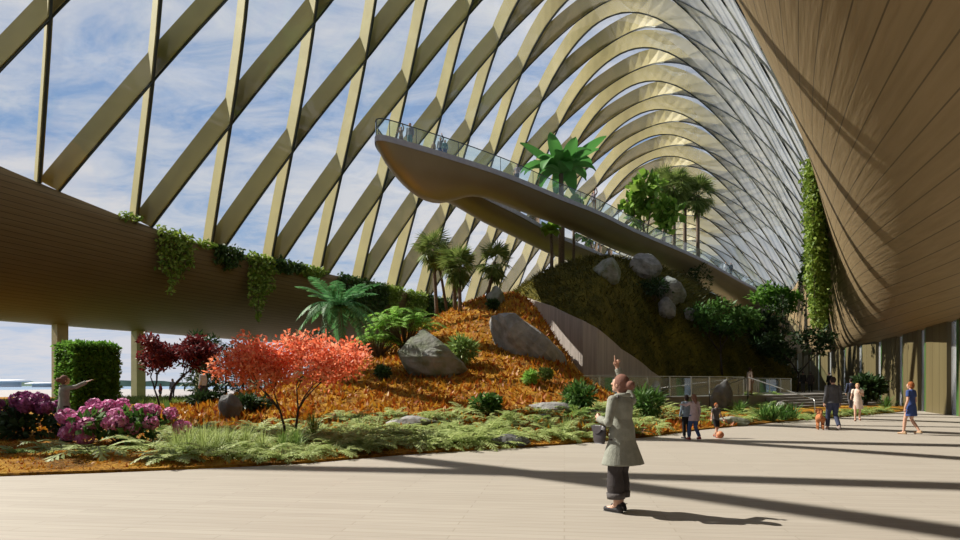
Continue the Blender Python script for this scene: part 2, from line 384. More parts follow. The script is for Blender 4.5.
tag(ww, 'looping bronze walkway with glass rails hanging high over the mounds', 'walkway')
hm = MB(); dk = MB(); fa = MB(); nb = 12; hv = []; hf = []
for i in range(NR):
    o_, i_ = OC[i], IC[i]; wd = np.linalg.norm(o_-i_); dep = min(.55+.165*wd, 2.3)
    for j in range(nb+1):
        v = j/nb; p = o_+(i_-o_)*v; hv.append((p[0], p[1], WZ-.32-dep*math.sin(math.pi*v)**.75))
for i in range(NR):
    for j in range(nb):
        a = i*(nb+1)+j; b = ((i+1)%NR)*(nb+1)+j; hf.append((a, a+1, b+1, b))
hm.add(hv, hf); hm.build('soffit', M['hull'], ww, smooth=True)
dv_ = []; df = []
for i in range(NR):
    o_, i_ = OC[i], IC[i]; e = (o_-i_)/np.linalg.norm(o_-i_)*.08
    dv_ += [(*(o_+e), WZ-.34), (*(o_+e), WZ+.06), (*o_, WZ), (*i_, WZ), (*(i_-e), WZ+.06), (*(i_-e), WZ-.34)]
for i in range(NR):
    for j in range(5):
        a = i*6+j; b = ((i+1)%NR)*6+j; df.append((a, b, b+1, a+1))
dk.add(dv_, df); dk.build('deck', M['deck'], ww)
def rail(curve, step, sgn):
    for i in range(0, len(curve), step):
        j = (i+step) % len(curve); a, b = curve[i], curve[j]
        mb = MB(); pts = [curve[(i+q)%len(curve)] for q in range(step+1)]
        vs = [(*p, WZ+.06) for p in pts]+[(*p, WZ+1.12) for p in pts]; n_ = step+1
        mb.add(vs, [(q, q+1, n_+q+1, n_+q) for q in range(step)])
        mb.build('glass_panel', M['railglass'], ww, smooth=True)
    mb = MB(); mb.tube([(*p, WZ+1.15) for p in list(curve)+[curve[0]]], .04, 6); mb.build('handrail', M['darksteel'], ww)
    for i in range(0, len(curve), step):
        mb = MB(); mb.tube([(*curve[i], WZ), (*curve[i], WZ+1.15)], .025, 5); mb.build('rail_post', M['darksteel'], ww)
rail(OC, 3, 1); rail(IC, 3, -1)
pm = MB(); pm.tube([(52,115.5,15.8),(53,114,12),(55,112,7),(56,111,0)], [4.2,3.0,2.4,2.6], 20); pm.build('support_pier', M['hull'], ww, smooth=True)
# ------------------------------------------------------------------ ground heights
def smooth(x): x = min(max(x, 0), 1); return x*x*(3-2*x)
EDGE = [(-60,9.0),(-30,9.3),(-20,9.6),(-8.3,10.4),(-6.8,10.8),(-5.3,11.3),(-3.6,12),(-1.8,13.5),(.5,14.8),(2.1,15.7),(5.1,18.1),(7.7,20.9),(13,25.5),(17.5,29),(23.7,34),(28,38.2)]
def y_e(x): return interp(x, [q[0] for q in EDGE], [q[1] for q in EDGE])
def G(x, y):
    d = y-y_e(x); b = .05 + .10*smooth(d/1.2) + .20*smooth((d-3)/9)
    sx = 7.2 if x < 2.2 else 2.5; sy = 8.5 if y < 41 else 9
    m = 7.3*math.exp(-.5*((x-2.2)/sx)**2-.5*((y-41)/sy)**2)
    m += .9*math.exp(-.5*((x+6.5)/3.2)**2-.5*((y-27)/3.5)**2)
    return b + m*smooth(d/5)
HC = (13.2, 58.0); HP = 13.6
HB = [(3.0,47.5,8.6),(5.3,44.0,7.2),(7.2,41.8,5.9),(8.2,41.6,5.3),(10.2,43.4,4.0),(13,46,2.5),(15.5,48,.95),(22,51,.9),(28.5,55.5,.9),(35,66,.9),(40,82,.9),(34,100,.9),(20,104,.9),(5,92,2),(-3,75,3),(-1,58,5)]
HA = sorted([(math.atan2(q[1]-HC[1], q[0]-HC[0]), math.hypot(q[0]-HC[0], q[1]-HC[1]), q[2]) for q in HB])
HAx = [HA[-1][0]-2*math.pi]+[q[0] for q in HA]+[HA[0][0]+2*math.pi]; HAr = [HA[-1][1]]+[q[1] for q in HA]+[HA[0][1]]; HAz = [HA[-1][2]]+[q[2] for q in HA]+[HA[0][2]]
def hill_rz(phi): return interp(phi, HAx, HAr), interp(phi, HAx, HAz)
def Hm(x, y):
    dx, dy = x-HC[0], y-HC[1]; r = math.hypot(dx, dy); phi = math.atan2(dy, dx); rb, zb = hill_rz(phi); q = r/rb
    if q > 1: return -9
    return zb + (HP-zb)*(1-q**2.0) + .25*math.sin(x*.9)*math.sin(y*.7)*q*(1-q)*3
TERR = [(4.6,30.2),(12,34),(18,37.2),(28.7,45.2),(32.0,47.6),(37.2,59),(42,70),(30,70),(15,55),(6,42)]
def inpoly(x, y, P):
    c = False; n = len(P)
    for i in range(n):
        a, b = P[i], P[i-1]
        if (a[1] > y) != (b[1] > y) and x < (b[0]-a[0])*(y-a[1])/(b[1]-a[1])+a[0]: c = not c
    return c
def ground(x, y):
    z = 0.0
    if y > y_e(x) and y < 57: z = G(x, y)
    if inpoly(x, y, TERR): z = max(z, .9)
    return max(z, Hm(x, y))
def hit(px, py, y0=8.0, y1=110.0):
    """the spot on the ground seen at picture point (px, py)"""
    dx, dz = (px-CX)/F, (HY-py)/F; y = y0; st = .15
    while y < y1:
        if EYE+dz*y <= ground(dx*y, y): return Vector((dx*y, y, ground(dx*y, y)))
        y += st
    return Vector((dx*y1, y1, 0))
def at(px, Y, dz=0.0):
    x = (px-CX)/F*Y; return Vector((x, Y, ground(x, Y)+dz))

# ------------------------------------------------------------------ ground materials
def mossmat(name, stops, scale=1.3, bump=1.0, stretch=(1,1,1)):
    m, t, out = nt(name)
    p = N(t, 'ShaderNodeBsdfPrincipled', Roughness=.9); p.inputs['Specular IOR Level'].default_value = .1
    tc = N(t, 'ShaderNodeTexCoord'); mp = N(t, 'ShaderNodeMapping'); mp.inputs['Scale'].default_value = stretch; t.links.new(tc.outputs['Object'], mp.inputs[0])
    n1 = N(t, 'ShaderNodeTexNoise', Scale=scale, Detail=3.0); t.links.new(mp.outputs[0], n1.inputs['Vector'])
    n2 = N(t, 'ShaderNodeTexNoise', Scale=scale*9, Detail=6.0, Roughness=.7); t.links.new(mp.outputs[0], n2.inputs['Vector'])
    a = N(t, 'ShaderNodeMath', operation='ADD'); t.links.new(n1.outputs[0], a.inputs[0]); t.links.new(n2.outputs[0], a.inputs[1])
    h = N(t, 'ShaderNodeMath', operation='MULTIPLY'); h.inputs[1].default_value = .5; t.links.new(a.outputs[0], h.inputs[0])
    t.links.new(ramp(t, h.outputs[0], stops), p.inputs['Base Color'])
    b = N(t, 'ShaderNodeBump', Strength=bump, Distance=.12); t.links.new(n2.outputs[0], b.inputs['Height']); t.links.new(b.outputs[0], p.inputs['Normal'])
    t.links.new(p.outputs[0], out.inputs[0]); return m
M['orange'] = mossmat('amber_moss', [(.33,(.05,.035,.008)),(.43,(.17,.075,.012)),(.52,(.36,.17,.02)),(.62,(.42,.24,.03))], 1.1)
M['moss'] = mossmat('hill_moss', [(.33,(.02,.022,.004)),(.45,(.065,.06,.011)),(.55,(.125,.105,.018)),(.66,(.20,.155,.025))], .8, stretch=(1,1,.35))
M['concrete'] = pmat('board_marked_concrete', (.52,.45,.41), (.40,.345,.31), scale=2.2, rough=.85, bump=.9, bscale=6, stretch=(3,3,.12))
M['stone'] = pmat('terrace_stone', (.23,.215,.205), (.19,.175,.165), scale=1.5, rough=.6)
M['rock'] = pmat('grey_rock', (.30,.29,.285), (.17,.165,.16), scale=2.2, rough=.85, bump=.9, bscale=7)
M['rockdark'] = pmat('dark_rock', (.15,.15,.15), (.08,.08,.08), scale=2.2, rough=.85, bump=.9, bscale=7)
M['rockmossy'] = pmat('mossy_rock', (.25,.25,.23), (.12,.14,.07), scale=1.6, rough=.9, bump=.9, bscale=7)

# garden bed
mb = MB(); NXG, NYG = 190, 120; X0, X1 = -46.0, 27.8
def gp(i, j):
    x = X0+(X1-X0)*i/NXG; e = y_e(x); t_ = (j/NYG)**1.5; yb = 57 if x < 8 else max(57-(x-8)*1.0, e+4); y = e+(yb-e)*t_
    return (x, y, G(x, y)+.03*math.sin(x*5.1+y*2.3)*math.sin(y*4.7-x)*smooth((y-e)/1.0))
mb.grid(gp, NXG, NYG)
k = len(mb.v); rim = [(gp(i,0)[0], gp(i,0)[1], -.05) for i in range(NXG+1)]
mb.add(rim, []); mb.f += [(k+i, k+i+1, (i+1)*(NYG+1), i*(NYG+1)) for i in range(NXG)]
o = mb.build('ground', M['orange'], smooth=True); tag(o, kind='structure')
# hill
mb = MB(); NA, NRr = 220, 60
def hp(i, j):
    phi = -math.pi+2*math.pi*i/NA; rb, zb = hill_rz(phi); q = 1-(1-j/NRr); r = rb*q*.9999; x = HC[0]+r*math.cos(phi); y = HC[1]+r*math.sin(phi)
    return (x, y, Hm(x, y))
mb.grid(hp, NA, NRr); o = mb.build('terrain', M['moss'], smooth=True); tag(o, kind='structure')
# concrete retaining wall under the hill's front lip
mb = MB(); NA2 = 120; ph0 = math.atan2(HB[0][1]-HC[1], HB[0][0]-HC[0]); ph1 = math.atan2(HB[7][1]-HC[1], HB[7][0]-HC[0])
def cw(i, j):
    phi = ph0+(ph1-ph0)*i/NA2; rb, zb = hill_rz(phi)
    k = [(rb+.35, -.1), (rb+.35, zb+.12), (rb-.25, zb+.12), (rb-.25, zb-1.0)][j]
    return (HC[0]+k[0]*math.cos(phi), HC[1]+k[0]*math.sin(phi), k[1])
mb.grid(cw, NA2, 3); o = mb.build('retaining_wall', M['concrete']); tag(o, kind='structure')
# terrace and stairs
mb = MB(); mb.prism(TERR, -.1, .9); tag(mb.build('floor_terrace', M['stone']), kind='structure')
S0, S1 = np.array([17.6,36.95]), np.array([28.9,45.35]); ns = np.array([.597,-.802]); al = (S1-S0)/np.linalg.norm(S1-S0)
st = MB()
for k in range(1, 6):
    a, b = S0-al*0, S1+al*(.25*k); d = ns*.46*k
    st.prism([tuple(a), tuple(a+d), tuple(b+d), tuple(b)], -.05-.001*k, .9-.15*k)
tag(st.build('stairs', M['stone']), 'broad stone steps climbing to the raised terrace', 'stairs', kind='structure')
# glass fences on the terrace
def fence(pts, step, label, z0=.9, h=1.1):
    root = empty('glass_fence', (pts[0][0], pts[0][1], z0)); tag(root, label, 'fence'); org = Vector((pts[0][0], pts[0][1], z0))
    for a, b in zip(pts[:-1], pts[1:]):
        a, b = Vector((*a, z0))-org, Vector((*b, z0))-org; n = max(1, round((b-a).length/step)); ang = math.atan2((b-a).y, (b-a).x)
        for i in range(n+1):
            p = a+(b-a)*i/n; m_ = MB(); m_.box((p.x, p.y, h/2), (.07,.05,h), ang); m_.build('post', M['steel'], root)
            if i < n:
                q = a+(b-a)*(i+.5)/n; m_ = MB(); m_.box((q.x, q.y, h/2-.01), ((b-a).length/n-.1, .015, h-.1), ang); m_.build('glass_panel', M['fenceglass'], root)
        c = (a+b)/2; m_ = MB(); m_.box((c.x, c.y, h+.02), ((b-a).length+.04, .06, .04), ang); m_.build('top_rail', M['steel'], root)
fence([(4.75,30.4),(12,34.1),(15.9,36.2)], 1.5, 'long glass fence along the terrace edge below the concrete wall')
fence([(17.4,41.2),(23.8,45.9)], 1.5, 'short glass fence set back at the top of the steps')
hr = MB(); hr.tube([(16.2,36.2,.2),(16.2,36.2,2.0),(15.35,27.8,.92),(15.3,27.5,.90),(15.3,27.42,.8),(15.3,27.4,-.02)], .028, 8)
tag(hr.build('handrail', M['steel'], smooth=True), 'slender steel handrail sloping down to a post beside the dog', 'handrail')
hr = MB(); hr.tube([(12.9,33.7,.3),(12.9,33.7,1.25),(16.0,35.9,2.0),(16.0,35.9,.5)], .026, 8)
tag(hr.build('handrail', M['darksteel'], smooth=True), 'dark handrail rising from the pointed boulder to the fence corner', 'handrail')

# ------------------------------------------------------------------ rocks
def rock(c, d, label, m='rock', rz=0.0, seed=0, lean=(0,0), sink=.25, pw=.75, group=None, tilt=0.0):
    rg = random.Random(seed); nu, nv = 26, 16; mb = MB(); ax = [Vector((rg.uniform(-1,1), rg.uniform(-1,1), rg.uniform(-.7,1))).normalized() for _ in range(11)]; of = [rg.uniform(.62,.92) for _ in range(11)]
    def P(i, j):
        th = math.pi*j/nv; ph = 2*math.pi*i/nu; v = Vector((math.sin(th)*math.cos(ph), math.sin(th)*math.sin(ph), math.cos(th)))
        r = 1.0
        for a, o_ in zip(ax, of):
            dd = v.dot(a)
            if dd > .2: r = min(r, o_/dd)
        r *= 1+.04*math.sin(7*v.x+3*v.z+seed)+.03*math.sin(11*v.y-5*v.z)
        p = v*r; p.x, p.y = p.x+lean[0]*(p.z+.3), p.y+lean[1]*(p.z+.3)
        return (p.x*d[0]/2, p.y*d[1]/2, p.z*d[2]/2)
    mb.grid(P, nu, nv); o = mb.build('rock', M[m], smooth=False)
    o.location = (c[0], c[1], c[2] if tilt else c[2]+d[2]/2*(1-2*sink)); o.rotation_euler = (0, tilt, rz); tag(o, label, 'rock', group); return o
def prock(px, py, wpx, hpx, label, dpt=.8, **kw):
    h = hit(px, py); s = h.y/F; w_ = wpx*s; sk = kw.get('sink', .25)
    return rock((h.x, h.y+w_*dpt*.35, ground(h.x, h.y+w_*dpt*.35)-.05), (w_, w_*dpt, hpx*s/(1-sk)*1.05), label, **kw)
rock(at(434, 26.5, -.3), (3.0,2.4,2.5), 'big grey boulder with a mossy crown under the bright feathery bush', 'rockmossy', .2, 3, lean=(-.35,.1), sink=.12)
rock(Vector((2.15, 30.3, 3.55)), (5.4,3.6,2.9), 'largest smooth grey boulder leaning on the amber mound below the palms', 'rock', 0, 11, sink=.05, tilt=.72)
rock(at(496, 36.2, -.15), (1.2,1.2,1.5), 'mossy knob of rock standing above the largest boulder', 'rockmossy', .3, 13, sink=.2)
prock(411, 429, 58, 12, 'long flat pale stone lying behind the ferns near the mound', dpt=.5, seed=5)
prock(510, 448, 41, 12, 'low dark block of stone at the edge of the pale floor', dpt=.4, m='rockdark', seed=6, sink=.1)
prock(548, 413, 51, 11, 'wide flat grey slab under the dark bush left of the pointing woman', dpt=.6, seed=7)
prock(546, 421, 19, 8, 'small square stone just below the wide flat slab', dpt=.7, seed=8)
prock(600, 419, 38, 9, 'thin pale slab just behind the pointing woman in the foreground', dpt=.5, seed=9)
prock(727, 411, 27, 30, 'dark pointed boulder standing before the glass fence', dpt=.8, m='rockdark', seed=10, lean=(0,0), sink=.15)
prock(735, 425, 36, 9, 'brown flat stone in the ferns right of the boy', dpt=.5, m='rockmossy', seed=12)
prock(784, 411, 14, 10, 'small pale boulder by the left end of the steps', seed=14)
prock(789, 417, 17, 7, 'flattish pale stone in front of the small boulder by the steps', seed=15)
prock(226, 419, 28, 24, 'dark boulder in the shade behind the red maple', m='rockdark', seed=16)
prock(674, 312, 34, 24, 'uppermost pale boulder of the trio on the dark hillside', seed=17, sink=.2)
prock(669, 327, 22, 19, 'lower pale boulder of the trio on the dark hillside', seed=18, sink=.2)
prock(690, 325, 13, 13, 'smallest stone of the trio on the dark hillside', seed=19, sink=.2)
prock(611, 288, 32, 22, 'mossy boulder on the sunlit shoulder of the hill', m='rockmossy', seed=20, sink=.2)
prock(648, 284, 34, 22, 'ribbed grey boulder high on the hill right under the walkway', seed=21, sink=.2)

# ------------------------------------------------------------------ outside: far shore, promenade
mb = MB(); mb.prism([(-150,66),(-28,72),(40,150),(60,220),(-150,220)], -1.25, -.29)
M['path'] = pmat('pale_promenade', (.27,.25,.24), (.22,.205,.2), scale=.3, rough=.8)
tag(mb.build('path', M['path']), kind='structure')
M['farleaf'] = pmat('distant_trees', (.13,.19,.13), (.08,.13,.09), scale=.05, rough=1, bump=1)
mb = MB()
def fs(i, j):
    x = -1500+i*16; return (x, 1100+40*math.sin(i*.21)+ (0 if j else -6), -3 + j*(6.5+3.0*abs(math.sin(i*.9))+2*math.sin(i*.37)))
mb.grid(fs, 150, 1); mb.grid(lambda i, j: (-1500+i*16, 1100+40*math.sin(i*.21)+j*60, -3+(1-j)*(6.5+3.0*abs(math.sin(i*.9))+2*math.sin(i*.37))), 150, 1)
tag(mb.build('far_shore', M['farleaf']), 'low green belt of trees on the far shore', 'trees', kind='stuff')
for px, w_, h_, d_ in ((8, 58, 11, 860), (42, 40, 6.5, 780)):
    x = (px-CX)/F*d_; mb = MB()
    mb.grid(lambda i, j: (x+w_/2*math.cos(i*math.pi*2/24)*[1,1.02,.7,.3,0][j], d_+w_/3*math.sin(i*math.pi*2/24)*[1,1.02,.7,.3,0][j], -2.6+h_*[.62,.8,.93,.98,1][j]), 24, 4)
    mb.grid(lambda i, j: (x+w_/2*math.cos(i*math.pi*2/24)*.6, d_+w_/3*math.sin(i*math.pi*2/24)*.6, -3+j*h_*.7), 24, 1)
    o = mb.build('pavilion', M['skyl'], smooth=True); tag(o, 'pale flat domed pavilion on the far shore', 'building', 'pavilions across the water')
# ------------------------------------------------------------------ foliage tools
def lmesh(name, V, m, parent=None, quads=None):
    """V: (n,k,3) array of k-gons"""
    V = np.asarray(V, dtype=np.float64); n, k = V.shape[:2]
    me = bpy.data.meshes.new(name)
    me.vertices.add(n*k); me.vertices.foreach_set('co', V.reshape(-1))
    me.loops.add(n*k); me.loops.foreach_set('vertex_index', np.arange(n*k, dtype=np.int32))
    me.polygons.add(n); me.polygons.foreach_set('loop_start', np.arange(0, n*k, k, dtype=np.int32)); me.polygons.foreach_set('loop_total', np.full(n, k, dtype=np.int32))
    me.update(calc_edges=True); me.materials.append(m)
    return link(bpy.data.objects.new(name, me), parent)
RNG = np.random.default_rng(11)
def unit(v): return v/np.maximum(np.linalg.norm(v, axis=-1, keepdims=True), 1e-9)
def leaves_at(P, size, aspect=.5, up=.4, out=None, jit=.35, droop=0.0):
    """rhombic leaves at points P; long axis random, leaning to `out` when given"""
    n = len(P); d = RNG.normal(size=(n,3))
    if out is not None: d = d*.7+np.asarray(out)*1.3
    d[:,2] -= droop; d = unit(d); nn = RNG.normal(size=(n,3)); nn[:,2] += up*2
    s = unit(np.cross(d, nn)); L = size*(1+jit*RNG.uniform(-1,1,size=(n,1))); W = L*aspect
    b = P; return np.stack([b, b+d*L*.45+s*W*.5, b+d*L, b+d*L*.45-s*W*.5], axis=1)
def blob(c, r, n, shell=.55):
    v = unit(RNG.normal(size=(n,3))); q = (shell+(1-shell)*RNG.uniform(size=(n,1)))**.7
    return np.asarray(c)+v*q*np.asarray(r), v
def crown(blobs, per, size, aspect=.5, up=.4, outw=1.0, droop=0.0, shell=.55):
    A = []
    for c, r in blobs:
        P, v = blob(c, r, per, shell); A.append(leaves_at(P, size, aspect, up, v*outw if outw else None, droop=droop))
    return np.concatenate(A)
BARK = pmat('brown_bark', (.15,.10,.065), (.09,.06,.04), scale=6, rough=.9, bump=.6); PALMBARK = pmat('palm_bark', (.19,.13,.09), (.11,.075,.05), scale=4, rough=.9, bump=.6, stretch=(1,1,5))
DARKBARK = pmat('dark_bark', (.05,.035,.03), (.03,.02,.02), scale=6, rough=.9)
LM = {}
LM['red'] = leafmat('coral_maple_leaves', (.66,.12,.05), (.82,.24,.12), (.88,.38,.23), .5)
LM['plum'] = leafmat('plum_maple_leaves', (.085,.012,.016), (.16,.022,.024), (.22,.035,.03), .3)
LM['fern'] = leafmat('grey_green_fern', (.24,.31,.09), (.36,.43,.15), (.46,.52,.22), .4)
LM['ferng'] = leafmat('soft_green_fern', (.13,.22,.045), (.20,.30,.075), (.28,.37,.11), .35)
LM['palm'] = leafmat('palm_frond_green', (.05,.165,.05), (.085,.245,.085), (.17,.36,.15), .4)
LM['fan'] = leafmat('fan_palm_green', (.08,.13,.03), (.14,.20,.045), (.22,.27,.075), .35)
LM['bright'] = leafmat('bright_feathery_green', (.16,.34,.045), (.25,.46,.075), (.34,.54,.13), .45)
LM['mid'] = leafmat('mid_green_leaves', (.04,.10,.02), (.07,.16,.03), (.12,.22,.05), .35)
LM['dark'] = leafmat('dark_green_leaves', (.018,.042,.014), (.03,.062,.018), (.045,.085,.025), .25)
LM['hedge'] = leafmat('hedge_leaves', (.07,.18,.02), (.12,.26,.035), (.18,.34,.06), .45)
LM['vine'] = leafmat('hanging_vine_leaves', (.10,.17,.02), (.18,.27,.035), (.30,.38,.08), .4)
LM['vined'] = leafmat('dark_vine_leaves', (.02,.05,.01), (.04,.085,.015), (.075,.13,.025), .3)
LM['lime'] = leafmat('lime_broad_leaves', (.10,.22,.025), (.18,.32,.04), (.30,.42,.08), .4)
LM['banana'] = leafmat('banana_leaf_green', (.045,.16,.03), (.075,.23,.05), (.12,.31,.08), .4)
LM['pink'] = leafmat('pink_petals', (.62,.14,.36), (.72,.25,.50), (.80,.42,.64), .3)
LM['mauve'] = leafmat('deep_mauve_petals', (.22,.05,.15), (.30,.07,.21), (.36,.11,.27), .3)
LM['amber'] = leafmat('amber_ground_leaves', (.26,.045,.008), (.44,.17,.015), (.50,.30,.03), .3)
LM['hillgrass'] = leafmat('hill_grass', (.04,.042,.008), (.09,.08,.013), (.16,.13,.022), .3)
LM['lawn'] = leafmat('lawn_grass', (.10,.19,.03), (.15,.24,.045), (.20,.28,.06), .3)

# ------------------------------------------------------------------ carpets nobody could count (stuff)
def carpet(n, xr, yr, fz, ok, size, m, name, label, cat, lean=None, aspect=.35, up=0):
    X = RNG.uniform(*xr, size=n*4); Y = RNG.uniform(*yr, size=n*4); P = []
    for x, y in zip(X, Y):
        if ok(x, y):
            P.append((x, y, fz(x, y)-.02))
            if len(P) >= n: break
    P = np.array(P); d = RNG.normal(size=(len(P),3))*.6
    d[:,2] = np.abs(d[:,2])+.5
    if lean is not None: d += np.array([lean(p[0], p[1]) for p in P])
    d = unit(d); s = unit(np.cross(d, RNG.normal(size=(len(P),3)))); dist = np.linalg.norm(P[:,:2], axis=1, keepdims=True)
    L = size*RNG.uniform(.6,1.3,size=(len(P),1)); W = L*aspect
    o = lmesh(name, np.stack([P-s*W*.5, P+s*W*.5, P+d*L], axis=1), m); tag(o, label, cat, kind='stuff'); return o
def okg(x, y): return y > y_e(x)+.05 and y < 56 and G(x,y) > Hm(x,y) and not inpoly(x, y, TERR)
carpet(30000, (-16,27), (10,24), G, okg, .075, LM['amber'], 'ground_cover', 'amber and rust ground cover along the front of the bed', 'ground cover', aspect=.7)
carpet(20000, (-14,10), (17,44), G, okg, .24, LM['amber'], 'ground_cover', 'amber and rust ground cover over the front mound', 'ground cover', aspect=.6)
def hlean(x, y):
    d = np.array([x-HC[0], y-HC[1], 0.0]); d /= max(np.linalg.norm(d), .1); d[2] = -.35; return d*1.1
carpet(34000, (-3,40), (41,100), Hm, lambda x, y: Hm(x,y) > .5 and (y < 82), .5, LM['hillgrass'], 'hill_grass', 'olive mossy grass combed down the big hill', 'grass', lean=hlean, aspect=.16)
carpet(9000, (-34,-8), (34,56), G, okg, .35, LM['lawn'], 'lawn_grass', 'light green lawn grass in front of the left columns', 'grass', aspect=.2)

# ------------------------------------------------------------------ ferns and fronds
def frond_arr(L, rise, droop, nl, ll, lw, az=0.0, fold=.35, taper=.9, tip=.25):
    """one feather frond as (n,4,3) leaflets + rachis quads"""
    ts = np.linspace(0, 1, nl+2)[1:]; ca, sa = math.cos(az), math.sin(az); out = []
    def p(t): r = L*(t - .18*droop*t*t); return np.array([r*ca, r*sa, L*(rise*t - droop*t*t)])
    for t in ts:
        a = p(t); tg = unit(p(t+.02)-p(t-.02)); side = np.array([-sa, ca, 0]); upv = np.cross(tg, side); upv = upv if upv[2] > 0 else -upv
        l = ll*(math.sin(math.pi*min(t*taper+.12, 1))**.7*(1-tip)+tip*(1-t))
        for sg in (-1, 1):
            d = unit(side*sg*.85+tg*.55-upv*fold*.5+RNG.normal(size=3)*.07); w_ = tg*lw*.5
            out.append([a-w_, a+d*l*.5-w_*.9-upv*0, a+d*l, a+d*l*.5+w_*.9])
    q = [p(t) for t in np.linspace(0,1,6)]; sd = np.array([-sa, ca, 0])*max(lw*.25, .006)
    for a, b in zip(q[:-1], q[1:]): out.append([a-sd, b-sd*.7, b+sd*.7, a+sd])
    return np.array(out)
def fern_mesh(nf, L, m, nl=9):
    A = [frond_arr(L*RNG.uniform(.75,1.1), RNG.uniform(.45,.95), RNG.uniform(.45,.8), nl, L*.26, L*.085, 2*math.pi*(i+RNG.uniform(-.3,.3))/nf) for i in range(nf)]
    return np.concatenate(A)
FERNS = [lmesh('fern', fern_mesh(nf, 1.0, None), LM[m]) for nf, m in ((13,'fern'),(11,'fern'),(15,'fern'),(12,'ferng'))]
fern_used = [False]*4
def put_fern(x, y, sc, kind, label, group, rz=None):
    k = kind; o = FERNS[k]
    if fern_used[k]: o = o.copy(); C.objects.link(o)
    fern_used[k] = True
    o.location = (x, y, ground(x, y)-.02); o.scale = (sc, sc, sc*RNG.uniform(.85,1.15)); o.rotation_euler = (0, 0, RNG.uniform(0, 6.28) if rz is None else rz)
    tag(o, label, 'fern', group); return o
rows = []
def scatter_px(n, x0, x1, ylo, yhi, sc, kinds, label, group, mind=.36):
    got = 0; tries = 0
    while got < n and tries < n*30:
        tries += 1; px = RNG.uniform(x0, x1); f = (px-x0)/(x1-x0); py = RNG.uniform(ylo[0]+(ylo[1]-ylo[0])*f, yhi[0]+(yhi[1]-yhi[0])*f)
        Y = EYE*F/(py-HY)*.9; x = (px-CX)/F*Y
        if Y < y_e(x)+.35 or (EYE-G(x,Y))*F/Y+HY < ylo[0]+(ylo[1]-ylo[0])*f-3 or G(x, Y) > .75 or any((x-a)**2+(Y-b)**2 < mind*mind for a, b in rows): continue
        rows.append((x, Y)); s = RNG.uniform(*sc); put_fern(x, Y, s, int(RNG.choice(kinds)), label, group); got += 1
scatter_px(60, 165, 345, (432,428), (464,458), (.6,.95), (0,1,2,0), 'grey green fern in the drift around the coral red maple', 'ferns around the coral maple')
scatter_px(80, 335, 520, (421,414), (453,440), (.7,1.1), (0,1,2,0), 'sage green fern in the drift below the two big boulders', 'ferns below the big boulders')
scatter_px(64, 505, 660, (416,406), (444,432), (.7,1.1), (0,1,2,3), 'sage green fern in the drift behind the pointing woman', 'ferns behind the pointing woman', .6)
scatter_px(36, 640, 785, (410,405), (430,417), (.7,1.0), (0,3,3), 'soft green fern in the strip beside the terrace wall', 'ferns beside the terrace', .7)
scatter_px(14, 795, 885, (416,409), (421,413), (.7,1.0), (3,3,0), 'small fern in the narrow strip before the steps', 'ferns before the steps', .6)
h = at(93, 12.4); 
put_fern(h.x, h.y, 1.35, 1, 'large pale fern spreading at the floor edge below the pink hydrangea', None)
h = at(150, 13.4); put_fern(h.x, h.y, 1.1, 0, 'wide grey fern right of the pink hydrangea', None)
h = at(16, 12.6); put_fern(h.x, h.y, .6, 3, 'small shaded fern near the left end of the bed', None)
h = at(50, 13.2); put_fern(h.x, h.y, .75, 0, 'thin fern at the feet of the woman by the hedge', None)
# wispy grass tufts
def tuft_arr(n, L, spread=.5, w=.012):
    out = []
    for i in range(n):
        a = RNG.uniform(0, 6.28); q = abs(RNG.normal())*spread; l = L*RNG.uniform(.6,1.1); d = np.array([math.cos(a)*q, math.sin(a)*q, 1.0]); d = unit(d); s = np.array([-math.sin(a), math.cos(a), 0])*w
        b = np.array([math.cos(a), math.sin(a), 0])*RNG.uniform(0, L*.15); m_ = b+d*l*.6; e = b+d*l+np.array([math.cos(a)*q, math.sin(a)*q, -.35*q])*l*.5
        out.append([b-s, m_-s*.8, e, m_+s*.8])
    return np.array(out)
TUFT = {k: lmesh('grass_tuft', tuft_arr(n, 1.0, sp, w), LM[m]) for k, n, sp, w, m in (('wisp',110,.55,.012,'fern'),('green',60,.75,.04,'mid'),('dark',90,.6,.016,'ferng'))}
tuft_used = {}
def put_tuft(px, Y, sc, k, label, group=None):
    o = TUFT[k]
    if k in tuft_used: o = o.copy(); C.objects.link(o)
    tuft_used[k] = 1; p = at(px, Y); o.location = (p.x, p.y, p.z-.03); o.scale = (sc,)*3; o.rotation_euler = (0,0,RNG.uniform(0,6.28)); tag(o, label, 'grass', group)
for i, (px, Y, sc) in enumerate(((188,12.7,.7),(203,12.5,.75),(215,12.9,.7),(176,12.9,.6),(228,13.2,.7),(245,13.4,.65),(262,13.0,.55))): put_tuft(px, Y, sc, 'wisp', 'wispy sage grass tuft left of the coral maple trunk', 'grass tufts left of the coral maple')
for px, Y, sc in ((283,13.2,.55),(296,13.3,.6)): put_tuft(px, Y, sc, 'dark', 'bristly grey grass clump in front of the coral maple trunk', 'grass clumps before the coral maple')
put_tuft(314, 15.8, .75, 'dark', 'round dark grass clump right of the coral maple trunk')
put_tuft(566, 17.2, .6, 'wisp', 'pale grass tuft left of the pointing woman behind the dark stone block'); put_tuft(548, 17.6, .6, 'wisp', 'pale grass tuft in front of the small square stone')
for i, px in enumerate((773, 783, 792, 764)): put_tuft(px, (24.9,25.6,26.0,25.0)[i], .9, 'green', 'strap leaved green clump at the bed edge near the dog', 'strap leaved clumps near the dog')
put_tuft(886, 35.6, .9, 'green', 'strap leaved clump at the foot of the right wall'); put_tuft(690, 27, .8, 'green', 'strap leaved clump behind the pair of children'); put_tuft(740, 29.5, .8, 'green', 'strap leaved clump right of the pointed boulder')

